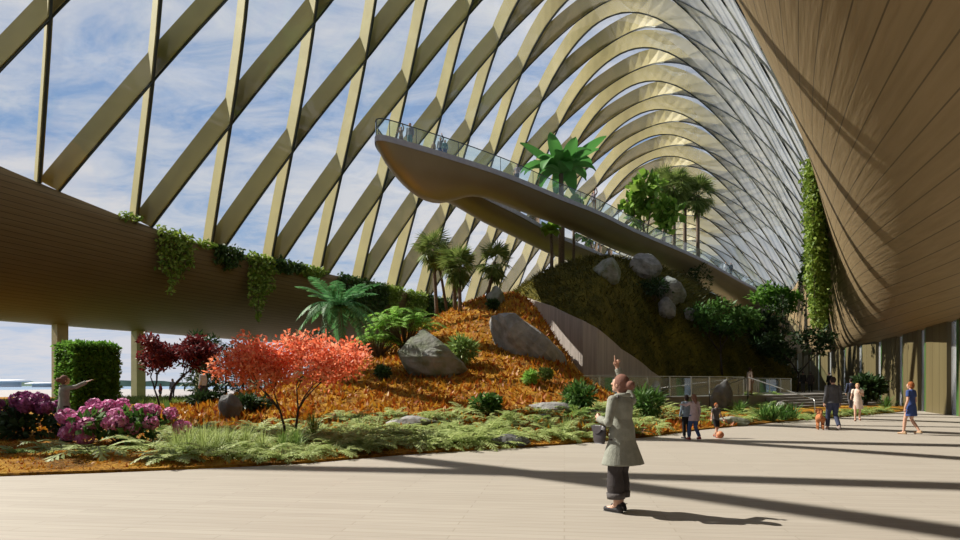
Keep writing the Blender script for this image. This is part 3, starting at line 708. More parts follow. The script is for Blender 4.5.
# ------------------------------------------------------------------ trees and shrubs
def branchy(base, h, spread, n, seed, r0=.05, up=.55):
    rg = random.Random(seed); segs = []; tips = []
    def grow(p, d, l, r, lev):
        q = p+d*l; m_ = p+d*l*.5+Vector((rg.uniform(-1,1), rg.uniform(-1,1), 0))*l*.06
        segs.append(([p, m_, q], [r, r*.85, r*.68])); tips.append((q, lev))
        if lev >= n: return
        for k in range(2 if lev else 3):
            a = rg.uniform(0, 6.28); dd = (d+Vector((math.cos(a)*spread, math.sin(a)*spread, rg.uniform(-.1, up)))).normalized(); grow(q, dd, l*rg.uniform(.62,.85), r*.62, lev+1)
    grow(Vector(base), Vector((rg.uniform(-.1,.1), rg.uniform(-.1,.1), 1)).normalized(), h, r0, 0)
    return segs, tips
def small_tree(name, cat, label, px, Y, H, W, leafm, bark, seed, per=60, size=.12, stems=2, lev=4, aspect=.45, up=.4, flat=.75, crown0=.42, group=None, thick=.035, lean=.35, pos=None, dens=1.0):
    p = pos if pos is not None else at(px, Y); root = empty(name, p); tag(root, label, cat, group); rg = random.Random(seed); blobs = []
    for s_ in range(stems):
        mb = MB(); a = rg.uniform(0,6.28) if stems > 1 else 0; off = Vector((math.cos(s_*math.pi+.3)*.12*(stems>1), math.sin(s_*3)*.08*(stems>1), -.08)); segs, tips = branchy(off, H*.26, .62, lev, seed*7+s_, thick*H)
        sh = Vector((math.cos(s_*math.pi+.3), .3*math.sin(s_*2.0), 0))*lean*(stems > 1)
        zmax = max(t[0].z for t in tips); rmax = max(max(abs(t[0].x), abs(t[0].y)) for t in tips); fz = H*.93/zmax; fr = W*.46/max(rmax, .1)
        f = lambda v: Vector((v.x*(1+(fr-1)*min(max(v.z/zmax*1.6,0),1))+sh.x*max(v.z,0), v.y*(1+(fr-1)*min(max(v.z/zmax*1.6,0),1))+sh.y*max(v.z,0), v.z*fz))
        for pts, rad in segs: mb.tube([f(q) for q in pts], rad, 6)
        mb.build('trunk', bark, root, smooth=True)
        for q, l in tips:
            if l >= 2:
                q = f(q)
                if q.z > H*crown0*.8: blobs.append(((q.x, q.y, q.z), (W*.13, W*.13, W*.10*flat)))
    lmesh('foliage', crown(blobs, int(per*dens), size, aspect, up, .5, shell=.1), leafm, root); return root
small_tree('maple_tree', 'tree', 'coral red maple with twin bare stems at the front of the bed', 290, 15.6, 2.65, 3.1, LM['red'], DARKBARK, 4, per=44, size=.12, stems=2, lev=5, aspect=.55, thick=.015, lean=.26, crown0=.30, flat=1.3)
small_tree('maple_tree', 'tree', 'dark plum maple before the second column from the left', 163, 25.5, 3.2, 3.0, LM['plum'], DARKBARK, 9, per=34, size=.17, stems=2, lev=5, aspect=.5, thick=.017, lean=.4)
# topiary block
root = empty('topiary_hedge', at(88, 25.5), R(-30)); tag(root, 'tall square clipped hedge block behind the pink hydrangea', 'hedge')
mb = MB(); mb.box((0,0,1.38), (1.5,1.5,2.8)); mb.build('core', LM['dark'], root)
A = []
for ax in range(3):
    for sg in (-1, 1):
        if ax == 2 and sg < 0: continue
        n_ = 3600 if ax < 2 else 1300; P = RNG.uniform(-1,1,size=(n_,3))*np.array([.80,.80,1.42])+np.array([0,0,1.42]); P[:,ax] = (sg*.78 if ax < 2 else 2.82)+RNG.normal(size=n_)*.05
        nn = np.zeros((n_,3)); nn[:,ax] = sg; A.append(leaves_at(P, .15, .6, .1, nn*.8))
lmesh('foliage', np.concatenate(A), LM['hedge'], root)
# unseen tree, added just outside the frame at left to shade the bed
for i, (x, y, H_, W_) in enumerate(((-18.3,17.7,8.0,5.2),)):
    small_tree('added_shade_tree', 'tree', ['unseen leafy tree added left of the frame to shade the bed','taller unseen tree added behind the hedge block for its shade'][i], 0, 0, H_, W_, LM['dark'], BARK, 31+i, per=170, size=.45, stems=1, lev=4, thick=.02, pos=Vector((x, y, ground(x, y))))
# hydrangeas
def hydrangea(px, Y, W_, H_, n, petal, label, seed, blr=.19, heads=None):
    p = at(px, Y); root = empty('hydrangea', p); tag(root, label, 'shrub'); rg = random.Random(seed)
    mb = MB()
    for k in range(9):
        a = rg.uniform(0,6.28); mb.tube([(0,0,0),(math.cos(a)*W_*.15, math.sin(a)*W_*.15, H_*.4),(math.cos(a)*W_*.34, math.sin(a)*W_*.3, H_*.72)], [.02,.015,.01], 5)
    mb.build('stems', DARKBARK, root)
    bl = [((rg.uniform(-.4,.4)*W_, rg.uniform(-.3,.3)*W_*.7, rg.uniform(.2,.62)*H_), (.30*W_*.5,.28*W_*.5,.22*H_)) for _ in range(16)]
    lmesh('foliage', crown(bl, 46, .2, .62, .5, .4), LM['mid'] if petal == 'pink' else LM['dark'], root)
    for k in range(n):
        if heads: hx, hz, hy = heads[k]
        else:
            a = rg.uniform(0, 6.28); q = math.sqrt(rg.uniform(0,1)); hx = math.cos(a)*q*W_*.5; hy = math.sin(a)*q*W_*.32; hz = H_*(.42+.5*math.sqrt(max(0,1-q*q))*rg.uniform(.7,1))
        r = blr*rg.uniform(.85,1.15); P, v = blob((hx,hy,hz), (r,r,r*.88), 150, .8); vj = unit(v+RNG.normal(size=v.shape)*.38); t1 = unit(np.cross(vj, RNG.normal(size=v.shape))); t2 = np.cross(vj, t1); s = r*.23
        c = P; lmesh('flower_head', np.stack([c-t1*s, c-t2*s, c+t1*s, c+t2*s], axis=1), LM[petal], root)
    return root
s_ = 14.3/600
HEADS = [((x-117)*s_, (436-y)*s_, d) for x, y, d in ((72,408,-.2),(84,413,-.3),(78,424,-.35),(90,405,-.1),(97,402,0),(98,416,-.4),(107,399,.1),(117,397,.2),(122,414,-.5),(127,407,-.4),(132,413,-.5),(137,402,.1),(147,403,.2),(155,414,-.2),(142,419,-.4),(164,406,.3),(96,428,-.4),(176,420,.3),(118,405,0),(88,398,.25))]
hydrangea(117, 14.3, 2.5, 1.0, len(HEADS), 'pink', 'pink flowering hydrangea bush in the sun below the hedge block', 3, .19, HEADS)
hydrangea(24, 15.6, 2.1, 1.15, 17, 'mauve', 'deep mauve hydrangea bush in the shade left of the woman', 5, .22)
# feather palm
def feather_frond(L, m, nl=36, ll=.42, lw=.075, rise=.55, droop=.85): return frond_arr(L, rise, droop, nl, L*ll*.5, lw, fold=.6)
def feather_palm(px, Y, crown_px, L, n, label, seed, name='feather_palm', m='palm', pos=None, hz=None, lw=.085, ll=.5):
    p = pos if pos is not None else at(px, Y); root = empty(name, p); tag(root, label, 'palm'); rg = random.Random(seed)
    cz = (HY-crown_px[1])/F*Y+EYE-p.z; cx = (crown_px[0]-CX)/F*Y-p.x
    mb = MB(); pts = [(cx*(t**1.3), 0, cz*t) for t in [i/8 for i in range(9)]]; mb.tube(pts, [.19-.06*i/8 for i in range(9)], 10); mb.build('trunk', PALMBARK, root, smooth=True)
    vs = [lmesh('frond', feather_frond(L, None, rise=r_, droop=d_, lw=lw, ll=ll), LM[m]) for r_, d_ in ((.95,.55),(.55,.9),(.15,.95))]
    for o in vs: o.parent = root
    for i in range(n):
        k = 0 if i < n*.35 else 1 if i < n*.75 else 2; o = vs[k]
        if o.get('u'): o = o.copy(); C.objects.link(o)
        o['u'] = 1; o.parent = root; o.location = (cx, 0, cz-.05); o.rotation_euler = (RNG.uniform(-.12,.12), RNG.uniform(-.12,.12), i*2.399+rg.uniform(-.2,.2)); o.scale = (rg.uniform(.85,1.1),)*3
    for o in root.children:
        if 'u' in o: del o['u']
    return root
feather_palm(346, 27, (338,305), 2.1, 30, 'bright green feather palm in front of the left end of the amber mound', 2)
# fan palms
def fan_leaf():
    out = []; n = 17
    for i in range(n):
        a = -1.9+3.8*i/(n-1); d = np.array([math.cos(a), math.sin(a), -.12-.10*abs(a)]); d = unit(d); s = np.array([-math.sin(a), math.cos(a), .35*(1 if i%2 else -1)])*.045
        b = np.array([.75,0,0]); out.append([b, b+d*.5-s, b+d*.92+np.array([0,0,-.16]), b+d*.5+s])
    out.append([[0,-.02,0],[.78,-.012,0],[.78,.012,0],[0,.02,0]])
    return np.array(out)
FAN = lmesh('fan_leaf', fan_leaf(), LM['fan']); FANU = [False]
def fan_palm(px, Y, base_y, crown_y, r, label, seed, crown_px=None, group=None):
    x = (px-CX)/F*Y; zb = ground(x, Y); p = Vector((x, Y, zb)); root = empty('fan_palm', p); tag(root, label, 'palm', group); rg = random.Random(seed)
    cz = (HY-crown_y)/F*Y+EYE-zb; cx = ((crown_px or px)-px)/F*Y
    mb = MB(); mb.tube([(cx*t, 0, cz*t-.1*(t==0)) for t in [i/6 for i in range(7)]], [r*.10-.0035*i for i in range(7)], 9); mb.build('trunk', PALMBARK, root, smooth=True)
    P, v = blob((cx,0,cz-.35*r), (r*.3,r*.3,r*.5), 130, .3); lmesh('dead_leaves', leaves_at(P, r*.5, .2, 0, np.tile([0,0,-1.5],(130,1))), LM['fan'], root)
    for i in range(26):
        o = FAN if not FANU[0] else FAN.copy()
        if FANU[0]: C.objects.link(o)
        FANU[0] = True; el = rg.uniform(-.9, 1.15) if i > 5 else rg.uniform(.6,1.3); o.parent = root; o.location = (cx, 0, cz); o.rotation_euler = (rg.uniform(-.3,.3), -el, i*2.399); o.scale = (r*rg.uniform(.62,.80),)*3
    return root
for a in ((437,38.5,318,249,1.25,'fan palm at the left end of the row on the amber mound',1,433),(447,39.5,322,256,1.0,'slanting thin fan palm second from the left on the amber mound',2,438),
          (455,37.5,330,262,1.25,'fan palm in the middle of the row on the amber mound',3,453),(460,36.5,338,268,1.25,'fan palm with the lowest planted trunk in front of the row on the amber mound',4,459),(487,38.5,318,262,1.3,'fan palm standing apart at the right end of the row on the amber mound',5,495)):
    fan_palm(*a)
for a in ((674,84,0,186,2.7,'fan palm behind the walkway rail just right of the broad leaved tree',6),(685,88,0,190,2.7,'middle fan palm of the clump behind the walkway rail',7),(698,86,0,196,2.7,'slender rightmost fan palm of the clump behind the walkway rail',8),(664,90,0,184,2.6,'fan palm half hidden behind the crown of the broad leaved tree',9)):
    fan_palm(*a)
# feathery bright bush on the mound
def bush(px, Y, W_, H_, m, label, n=9, per=90, size=.2, aspect=.4, up=.3, name='shrub', outw=1.2, seed=0, group=None, pos=None, droop=0.0):
    p = pos if pos is not None else at(px, Y); root = empty(name, p); tag(root, label, 'shrub', group); rg = random.Random(seed+int(px)); bl = []
    mb = MB()
    for k in range(n):
        a = rg.uniform(0,6.28); q = math.sqrt(rg.uniform(0,1)); c = (math.cos(a)*q*W_*.33, math.sin(a)*q*W_*.33, H_*(.30+.42*rg.uniform(.3,1)*math.sqrt(1-q*q*.7)))
        bl.append((c, (W_*.22, W_*.22, H_*.22))); mb.tube([(0,0,-.05),(c[0]*.5,c[1]*.5,c[2]*.6),c], [.02*H_,.014*H_,.006*H_], 5)
    mb.build('stems', BARK, root); lmesh('foliage', crown(bl, per, size, aspect, up, outw, droop), m, root); return root
def bush_px(px, base_y, wpx, hpx, Y, m, label, **kw):
    x = (px-CX)/F*Y; return bush(px, Y, wpx*Y/F, hpx*Y/F, m, label, **kw)
def feathery(px, Y, W_, H_, label, seed):
    p = at(px, Y); root = empty('shrub', p); tag(root, label, 'shrub'); rg = random.Random(seed); mb = MB(); A = []
    for k in range(85):
        a = rg.uniform(0,6.28); q = math.sqrt(rg.uniform(0,1)); c = np.array((math.cos(a)*q*W_*.42, math.sin(a)*q*W_*.36, H_*(.35+.55*rg.uniform(.3,1)*math.sqrt(1-q*q*.8))))
        mb.tube([(0,0,-.1),tuple(c*.55),tuple(c)], [.03,.02,.01], 5); f = frond_arr(W_*.24*rg.uniform(.8,1.2), .25, .5, 7, W_*.075, W_*.03, rg.uniform(0,6.28)); A.append(f+c); f = frond_arr(W_*.2, .3, .5, 6, W_*.07, W_*.03, rg.uniform(0,6.28)); A.append(f+c)
    mb.build('stems', BARK, root); lmesh('foliage', np.concatenate(A), LM['bright'], root); return root
feathery(405, 31.5, 4.2, 2.6, 'bright light green feathery bush above the mossy boulder', 3); feathery(378, 31, 2.6, 1.7, 'lower light green feathery bush beside the feather palm', 8)
bush_px(462, 385, 28, 32, 27.5, LM['ferng'], 'bushy fern like shrub right of the mossy boulder', aspect=.2, size=.35)
bush_px(383, 400, 14, 16, 25, LM['dark'], 'small dark shrub left of the mossy boulder', size=.15)
bush_px(487, 421, 30, 26, 20, LM['mid'], 'leafy green shrub in front of the amber mound below the largest boulder', size=.16, aspect=.6, seed=3)
bush_px(530, 396, 14, 16, 25, LM['bright'], 'small light green shrub below the right tip of the largest boulder', size=.2, aspect=.25)
bush_px(545, 395, 14, 16, 25.5, LM['ferng'], 'small pale spotted shrub beside the light green shrub', size=.14)
bush_px(577, 411, 32, 32, 21.5, LM['mid'], 'dark green spiky shrub left of the pointing woman', size=.3, aspect=.2, seed=5)
bush_px(645, 409, 34, 34, 22.5, LM['mid'], 'green spiky shrub right of the pointing woman before the fence', size=.3, aspect=.2, seed=6)
bush_px(493, 335, 10, 10, 35, LM['dark'], 'dark tuft at the foot of the rightmost fan palm', size=.25, aspect=.2)
bush_px(250, 418, 40, 16, 21, LM['dark'], 'low dark shrub in the shade behind the coral maple', size=.25, aspect=.3, seed=2)
bush_px(205, 412, 30, 12, 24, LM['dark'], 'low dark shrub left of the dark shaded boulder', size=.25, aspect=.3, seed=4)
bush_px(866, 402, 30, 34, 41, LM['dark'], 'dark leafy plant on the terrace against the right wall', size=.45, aspect=.5, seed=1)
# conifers and dark trees beyond the left columns
def conifer(px, Y, top_y, W_, label, seed):
    p = at(px, Y) if Y < 56 else Vector(((px-CX)/F*Y, Y, -.3)); root = empty('conifer', p); tag(root, label, 'tree'); H_ = (HY-top_y)/F*Y+EYE-p.z; rg = random.Random(seed)
    mb = MB(); mb.tube([(0,0,-.1),(0,0,H_*.98)], [.16,.03], 7); A = []
    for k in range(26):
        t = .12+.86*k/26; a = k*2.4; l = W_*.5*(1-t*.55)*rg.uniform(.6,1.15); q = Vector((math.cos(a)*l, math.sin(a)*l, H_*t+l*.12)); mb.tube([(0,0,H_*t), q], [.03,.012], 4)
        for f in (.45,.75,1): P, v = blob((q.x*f, q.y*f, H_*t+(q.z-H_*t)*f), (.32,.32,.16), 16, .2); A.append(leaves_at(P, .34, .3, .6, v))
    mb.build('trunk', DARKBARK, root); lmesh('foliage', np.concatenate(A), LM['dark'], root)
for a in ((205,34,334,2.6,'dark conifer standing tall beside the third left column',1),(226,60,341,4.2,'dark conifer outside, first right of the third column',2),(243,66,341,4.2,'dark conifer outside behind the coral maple crown',3),(320,50,330,3.2,'dark conifer left of the feather palm trunk',4),(356,44,346,2.6,'dark conifer right of the feather palm trunk',5)): conifer(*a)
bush_px(378, 345, 30, 22, 45, LM['vined'], 'dark shrub mass behind the lower feathery bush', size=.4, seed=2)
# big leaved plants on the hill behind and below the walkway
def paddle(L, W_, bend, m):
    mb = MB(); n = 9
    def P(i, j):
        t = i/n; s = (j-2)/2; w_ = W_*math.sin(math.pi*min(.06+t*.94,1))**.6*.5*s; z = L*(.9*t-bend*t*t); return (L*t*(1-.25*bend*t), w_, z+abs(s)*.12*W_)
    mb.grid(P, n, 4); return mb
def paddle_plant(px, Y, crown_y, L, W_, n, label, seed, name, m, trunk=.16, pos_z=None):
    x = (px-CX)/F*Y; zb = ground(x, Y); root = empty(name, (x, Y, zb)); tag(root, label, 'tree'); cz = (HY-crown_y)/F*Y+EYE-zb; rg = random.Random(seed)
    mb = MB(); mb.tube([(0,0,-.2),(.1,0,cz*.5),(0,0,cz)], [trunk*1.2,trunk,trunk*.8], 9); mb.build('trunk', PALMBARK, root, smooth=True)
    vs = [paddle(L, W_, b, None).build('leaf', LM[m], root, smooth=True) for b in (.25,.75,1.15)]; used = set()
    for i in range(n):
        k = 0 if i < n*.3 else 1 if i < n*.7 else 2; o = vs[k]
        if k in used: o = o.copy(); C.objects.link(o); o.parent = root
        used.add(k); o.location = (0,0,cz); o.rotation_euler = (rg.uniform(-.2,.2), rg.uniform(-.2,.2), i*2.399); o.scale = (rg.uniform(.8,1.1),)*3
    return root
paddle_plant(561, 63.5, 174, 4.7, 1.55, 26, 'tall banana palm with paddle leaves rising behind the walkway rail', 3, 'banana_palm', 'banana', .3)
paddle_plant(551, 61.0, 233, 1.5, 1.1, 18, 'broad leaved plant with a reddish trunk below the walkway on the hill edge', 4, 'broadleaf_plant', 'lime', .17)
paddle_plant(573, 66.5, 206, 1.6, 1.2, 14, 'pale leaved plant glimpsed through the walkway glass', 6, 'broadleaf_plant', 'lime', .15)
root = small_tree('broadleaf_tree', 'tree', 'rounded tree with large lime green leaves behind the walkway rail', 651, 80, 29.9-ground((651-CX)/F*80, 80), 6.8, LM['lime'], BARK, 12, per=34, size=1.1, stems=1, lev=3, aspect=.75, flat=1.6, thick=.014, crown0=.72)
bush(690, 86, 5.5, 11.5, LM['dark'], 'dark bush among the fan palm trunks behind the walkway', per=110, size=.5, seed=1, pos=Vector(((690-CX)/F*80, 80, ground((690-CX)/F*80, 80))))
root = small_tree('spreading_tree', 'tree', 'dark spreading tree on the right flank of the hill', 722, 50.5, 8.7-ground((722-CX)/F*50.5, 50.5), 7.4, LM['mid'], DARKBARK, 14, per=60, size=.42, stems=1, lev=4, thick=.018, crown0=.45)
bush(757, 56, 5.0, 3.6, LM['dark'], 'dark shrub at the right corner of the hill', per=140, size=.45, seed=8, pos=None)
bush(655, 52, 4.2, 2.2, LM['dark'], 'dark low shrub at the foot of the hill above the fence', per=110, size=.35, seed=4)
small_tree('courtyard_tree', 'tree', 'slim dark tree with a forked trunk on the terrace before the far wall', 797, 52, 5.6, 6.6, LM['dark'], DARKBARK, 21, per=50, size=.4, stems=1, lev=4, thick=.018, crown0=.55)
small_tree('courtyard_tree', 'tree', 'sunlit leafy tree beside the walkway end', 778, 62, 7.6, 6.0, LM['hedge'], DARKBARK, 23, per=44, size=.5, stems=1, lev=4, thick=.014, crown0=.4)
conifer(783, 58, 292, 3.4, 'dark tufted conifer in front of the walkway end', 11)

# ------------------------------------------------------------------ vines over the edges of the shells
def vine(us, edge, length, m, label, group=None, per=70, size=.3, thick=.45, inward=.35, name='hanging_vine'):
    """a curtain hanging from the shell's rim between two stations"""
    p0 = edge(us[0]); root = empty(name, p0); tag(root, label, 'vine', group); rg = random.Random(int(us[0]*10)); P = []; mb = MB()
    n = max(2, int((us[1]-us[0])/.45))
    for i in range(n+1):
        u = us[0]+(us[1]-us[0])*i/n; e = edge(u)-p0; l = length(i/n)*rg.uniform(.75,1.1); c = VP(u,.5)-edge(u); c.z = 0; c.normalize()
        q = e+c*(inward+.1*rg.random()); mb.tube([e+Vector((0,0,.15)), q+Vector((0,0,.1)), q-Vector((0,0,l))], [.04,.03,.012], 4)
        k = int(per*max(l,.5)); z = -l*RNG.uniform(0,1,size=(k,1))**1.15+.35; w_ = thick*(1+.4*(z/l+.3))
        P.append(np.array(q)+np.concatenate([RNG.normal(size=(k,2))*w_*.55, z], axis=1)+np.array([0,0,.0]))
    mb.build('stems', BARK, root); P = np.concatenate(P); out = np.tile([0,0,-.4],(len(P),1)); lmesh('foliage', leaves_at(P, size, .6, .3, out), m, root); return root
def uL(px):
    best = min((abs(CX+F*VP(u/10,0).x/VP(u/10,0).y-px), u/10) for u in range(-60, 1400)); return best[1]
LE = lambda u: VP(u, 0)
for a, b, l, mm, lab in ((123,133,.6,'vine','small tuft of vine at the near end of the left soffit rim'),(159,188,6.0,'vine','long hanging vine under the second arch foot from the left'),(199,209,.7,'vine','small tuft of vine between the two hanging vines'),
        (216,238,2.6,'vined','short dark hanging vine left of the long thin one'),(249,270,7.6,'vine','long thin hanging vine tapering to a point above the coral maple'),(274,300,1.6,'vined','dark low vine on the rim right of the long thin one'),
        (300,322,1.5,'vine','light green vine on the rim above the feather palm'),(338,384,6.4,'vined','wide dark vine curtain behind the feather palm'),(386,399,3.4,'vine','light vine hanging right of the dark curtain'),(407,424,4.6,'vine','leafy vine mass on the rim left of the fan palms'),(426,446,5.2,'vined','dark vine mass on the rim behind the fan palms'),(448,462,4,'vine','vine on the rim furthest right behind the fan palms')):
    vine((uL(a), uL(b)), LE, (lambda f, l=l: l*(1-.75*abs(f-.35))), LM[mm], lab, per=34 if l > 3 else 60, size=.42, thick=.4)
RE = lambda u: VP(u, 1)
vine((21.5, 44), RE, lambda f: 9.5+1.5*math.sin(f*9)-1.5*f, LM['vine'], 'tall sunlit curtain of hanging vine on the right shell rim', per=95, size=.30, thick=.5, inward=-.08)
vine((44.5, 72), RE, lambda f: 7.5+1.0*math.sin(f*11), LM['vined'], 'far dark curtain of hanging vine beside the walkway end', per=26, size=.5, thick=.5, inward=.3)
# ------------------------------------------------------------------ people
def clothmat(name, c, c2=None, rough=.85): return pmat(name, c, c2 or tuple(x*.82 for x in c), scale=14, rough=rough, bump=.25, bscale=60, spec=.2)
SK = pmat('skin', (.56,.33,.235), (.50,.28,.195), scale=9, rough=.5); SKD = pmat('dark_skin', (.22,.115,.07), (.19,.10,.06), scale=9, rough=.5)
HAIRS = {'brown': clothmat('brown_hair', (.17,.085,.06)), 'dark': clothmat('dark_hair', (.03,.02,.018)), 'red': clothmat('red_hair', (.30,.095,.03)), 'blond': clothmat('blond_hair', (.48,.29,.14)), 'rose': clothmat('rosy_brown_hair', (.215,.105,.08))}
EYEW = pmat('eye', (.6,.58,.55), rough=.3); LIP = pmat('lip', (.42,.16,.13), rough=.5)
_dg = [None]
def fuse(mb, name, m, parent, vox, sm=6, fac=.5):
    """closed pieces -> one continuous, smoothed skin"""
    me = bpy.data.meshes.new(name); me.from_pydata(mb.v, [], mb.f); me.update()
    o = bpy.data.objects.new(name, me); C.objects.link(o)
    r = o.modifiers.new('r', 'REMESH'); r.mode = 'VOXEL'; r.voxel_size = vox; r.use_smooth_shade = True
    s = o.modifiers.new('s', 'SMOOTH'); s.iterations = sm; s.factor = fac
    bpy.context.view_layer.update()
    ev = o.evaluated_get(bpy.context.evaluated_depsgraph_get()); me2 = bpy.data.meshes.new_from_object(ev)
    o.modifiers.clear(); o.data = me2; bpy.data.meshes.remove(me); me2.name = name
    me2.materials.clear(); me2.materials.append(m); me2.polygons.foreach_set('use_smooth', [True]*len(me2.polygons)); me2.update()
    o.parent = parent; return o
def cap(mb, pts, rad, n=12):
    """tapered limb with rounded ends"""
    pts = [Vector(p) for p in pts]; mb.tube(pts, rad, n)
    mb.ell(pts[0], (rad[0],)*3, 12, 8); mb.ell(pts[-1], (rad[-1],)*3, 12, 8)
    for p, r in list(zip(pts, rad))[1:-1]: mb.ell(p, (r,)*3, 12, 8)
def loft(mb, rings, n=24, cap_=True):
    """rings: (cx, cy, z, rx, ry) stacked"""
    vs = []
    for cx, cy, z, rx, ry in rings:
        for k in range(n): a = 2*math.pi*k/n; vs.append((cx+rx*math.cos(a), cy+ry*math.sin(a), z))
    m = len(rings); fs = [(i*n+k, i*n+(k+1)%n, (i+1)*n+(k+1)%n, (i+1)*n+k) for i in range(m-1) for k in range(n)]
    fs += [tuple(range(n-1,-1,-1)), tuple((m-1)*n+k for k in range(n))]
    mb.add(vs, fs)
def hand(mb, wrist, d, palm_n, curl=.35, point=False, s=1.0, side=1):
    """palm, four unequal bent fingers and a thumb, from the wrist along d"""
    w = Vector(wrist); d = Vector(d).normalized(); nn = Vector(palm_n); nn = (nn-d*nn.dot(d)).normalized(); x = d.cross(nn)*side
    for q in (-.022, -.008, .008, .022):
        cap(mb, [w+x*q*.6*s+d*.01*s, w+x*q*s+d*.085*s], [.0125*s, .0125*s], 8)
    for k, (off, L) in enumerate(((-.030,.072),(-.010,.082),(.010,.076),(.029,.058))):
        c = curl if not (point and k == 0) else .03; b = w+x*off*s+d*.088*s; pts = [b]; a = 0; p = b
        for seg in (.45,.32,.23):
            a += c*1.5; dd = (d*math.cos(a)+nn*math.sin(a)).normalized(); p = p+dd*L*seg*s; pts.append(p)
        cap(mb, pts, [.0098*s,.0092*s,.0086*s,.0075*s], 8)
    b = w-x*.026*s+d*.028*s; t1 = (d*.55-x*.75+nn*.25).normalized(); p1 = b+t1*.036*s; t2 = (d*.8-x*.25+nn*.5*(1+curl)).normalized(); p2 = p1+t2*.03*s; cap(mb, [b,p1,p2,p2+t2*.018*s], [.0125*s,.0112*s,.010*s,.0085*s], 8)
def figure(label, loc, yaw, H, arms, legs, top, bottom, hair, skin=SK, shoes=(.05,.05,.055), vox=.014, lean=0.0, look=(0,0), extra=None, group=None, shoemat=None):
    """faces +Y; x to its right.  arms: {'L':(elbow,wrist,handdir), 'R':...} in metres at 1.70 m; legs: {'L':(knee,ankle)}"""
    root = empty('person', loc, yaw, H/1.70); tag(root, label, 'person', group)
    SHO = {'L': Vector((-.175,0,1.385)), 'R': Vector((.175,0,1.385))}; HIP = {'L': Vector((-.088,0,.90)), 'R': Vector((.088,0,.90))}
    fem = top.get('fem', True); sw = .94 if fem else 1.06
    for k in SHO: SHO[k].x *= sw
    lz = lambda v: Vector((v[0], v[1]+lean*max(0, v[2]-.9), v[2]))
    # body
    b = MB(); hc = lz((look[0]*.015, .018+look[1]*.02, 1.590))
    Mh = Matrix.Rotation(-look[0]*.55, 3, 'Z') @ Matrix.Rotation(look[1]*.5, 3, 'X')
    loft(b, [(0,0,.84,.10,.08),(0,0,.90,.155,.105),(0,-.005,1.0,.135*sw,.09),(0,0,1.10,.125*sw,.085),(0,.005,1.22,.145*sw,.10),(0,0,1.34,.15*sw,.095),(0,-.005,1.41,.12,.07),(0,-.005,1.44,.06,.055)])
    cap(b, [lz((0,-.008,1.38)), lz((0,.0,1.47)), hc-Vector((0,0,.045))], [.062,.052,.052])
    b.ell(hc, (.074,.094,.108), 18, 14, Mh); b.ell(hc+Mh@Vector((0,.030,-.050)), (.056,.060,.062), 16, 10, Mh); b.ell(hc+Mh@Vector((0,.066,-.092)), (.026,.024,.02), 10, 8, Mh)
    cap(b, [hc+Mh@Vector((0,.090,.012)), hc+Mh@Vector((0,.113,-.026))], [.011,.016], 8)
    b.ell(hc+Mh@Vector((0,.085,-.062)), (.026,.012,.010), 10, 6, Mh); b.ell(hc+Mh@Vector((0,.088,.028)), (.05,.014,.012), 10, 6, Mh)
    for s in (-1,1): b.ell(hc+Mh@Vector((s*.075,-.008,-.01)), (.014,.022,.034), 10, 8, Mh)
    hb = None
    for k in ('L','R'):
        e, w, hd = arms[k]; sgn = 1 if k == 'R' else -1; sh = lz(SHO[k]); e, w = lz(e), lz(w)
        cap(b, [sh, (sh+e)/2, e, e*.55+w*.45, w], [.050,.044,.038,.037,.027])
        kn, an = legs[k]; kn, an = Vector(kn), Vector(an)
        cap(b, [HIP[k], (HIP[k]*.6+kn*.4), kn, kn*.6+an*.4, an], [.088,.076,.054,.053,.034]); f = Vector(legs.get(k+'t', (sgn*.15, 1, 0))).normalized()
        cap(b, [an, an+f*.05-Vector((0,0,.045)), an+f*.14-Vector((0,0,an.z-.035 if an.z < .2 else .06))], [.034,.035,.028])
        hand(b, w, hd[0], hd[1], hd[2], hd[3] if len(hd) > 3 else False, 1.0, sgn)
    fuse(b, 'body', skin, root, vox if vox < .01 else .0095, 4)
    for s in (-1, 1):
        m_ = MB(); m_.ell(hc+Mh@Vector((s*.031,.084,.008)), (.013,.010,.008), 10, 8, Mh); m_.build('eye', EYEW, root, smooth=True)
    m_ = MB(); m_.ell(hc+Mh@Vector((0,.0965,-.060)), (.024,.006,.007), 10, 6, Mh); m_.build('mouth', LIP, root, smooth=True)
    # trousers / shorts / skirt
    bt, bc = bottom['kind'], bottom['mat']
    if bt in ('trousers','shorts','jeans'):
        t_ = MB(); loft(t_, [(0,0,.80,.15,.10),(0,0,.90,.170,.118),(0,-.004,1.0,.150*sw,.105),(0,-.002,1.05,.14*sw,.10)]); fl = bottom.get('flare', 1.0)
        for k in ('L','R'):
            kn, an = map(Vector, legs[k]); end = bottom.get('end', .05); L_ = an-kn
            if bt == 'shorts': q = HIP[k]+(kn-HIP[k])*.9; t_.tube([HIP[k], (HIP[k]+q)/2, q], [.108,.10,.088], 16)
            else: q = an-L_*end; t_.tube([HIP[k], HIP[k]*.55+kn*.45, kn, kn*.5+q*.5, q], [.105,.096,.072*fl**.5,.068*fl,.062*fl], 16)
            t_.ell(HIP[k], (.105,.105,.1), 12, 8)
        tr = fuse(t_, bt, bc, root, max(vox*.8,.01), 4)
        if bottom.get('cuff'):
            for k in ('L','R'):
                kn, an = map(Vector, legs[k]); q = an-(an-kn)*bottom.get('end',.05); d_ = (kn-an).normalized(); m_ = MB(); m_.tube([q-d_*.01, q+d_*.065], [.062*fl+.012, .066*fl+.012], 18); m_.build('cuff', bottom['cuff'], tr, smooth=True)
    # top: shirt, coat or dress
    g = MB(); hem = top['hem']; fl = top.get('flare', 1.0); hr = top.get('hips', .190)
    rings = []
    if hem < .9: rings += [(0,-.01*fl,hem,hr*fl,(hr*.72)*fl),(0,-.005,(hem+.92)/2,hr*(1+fl)/2,(hr*.71)*(1+fl)/2)]
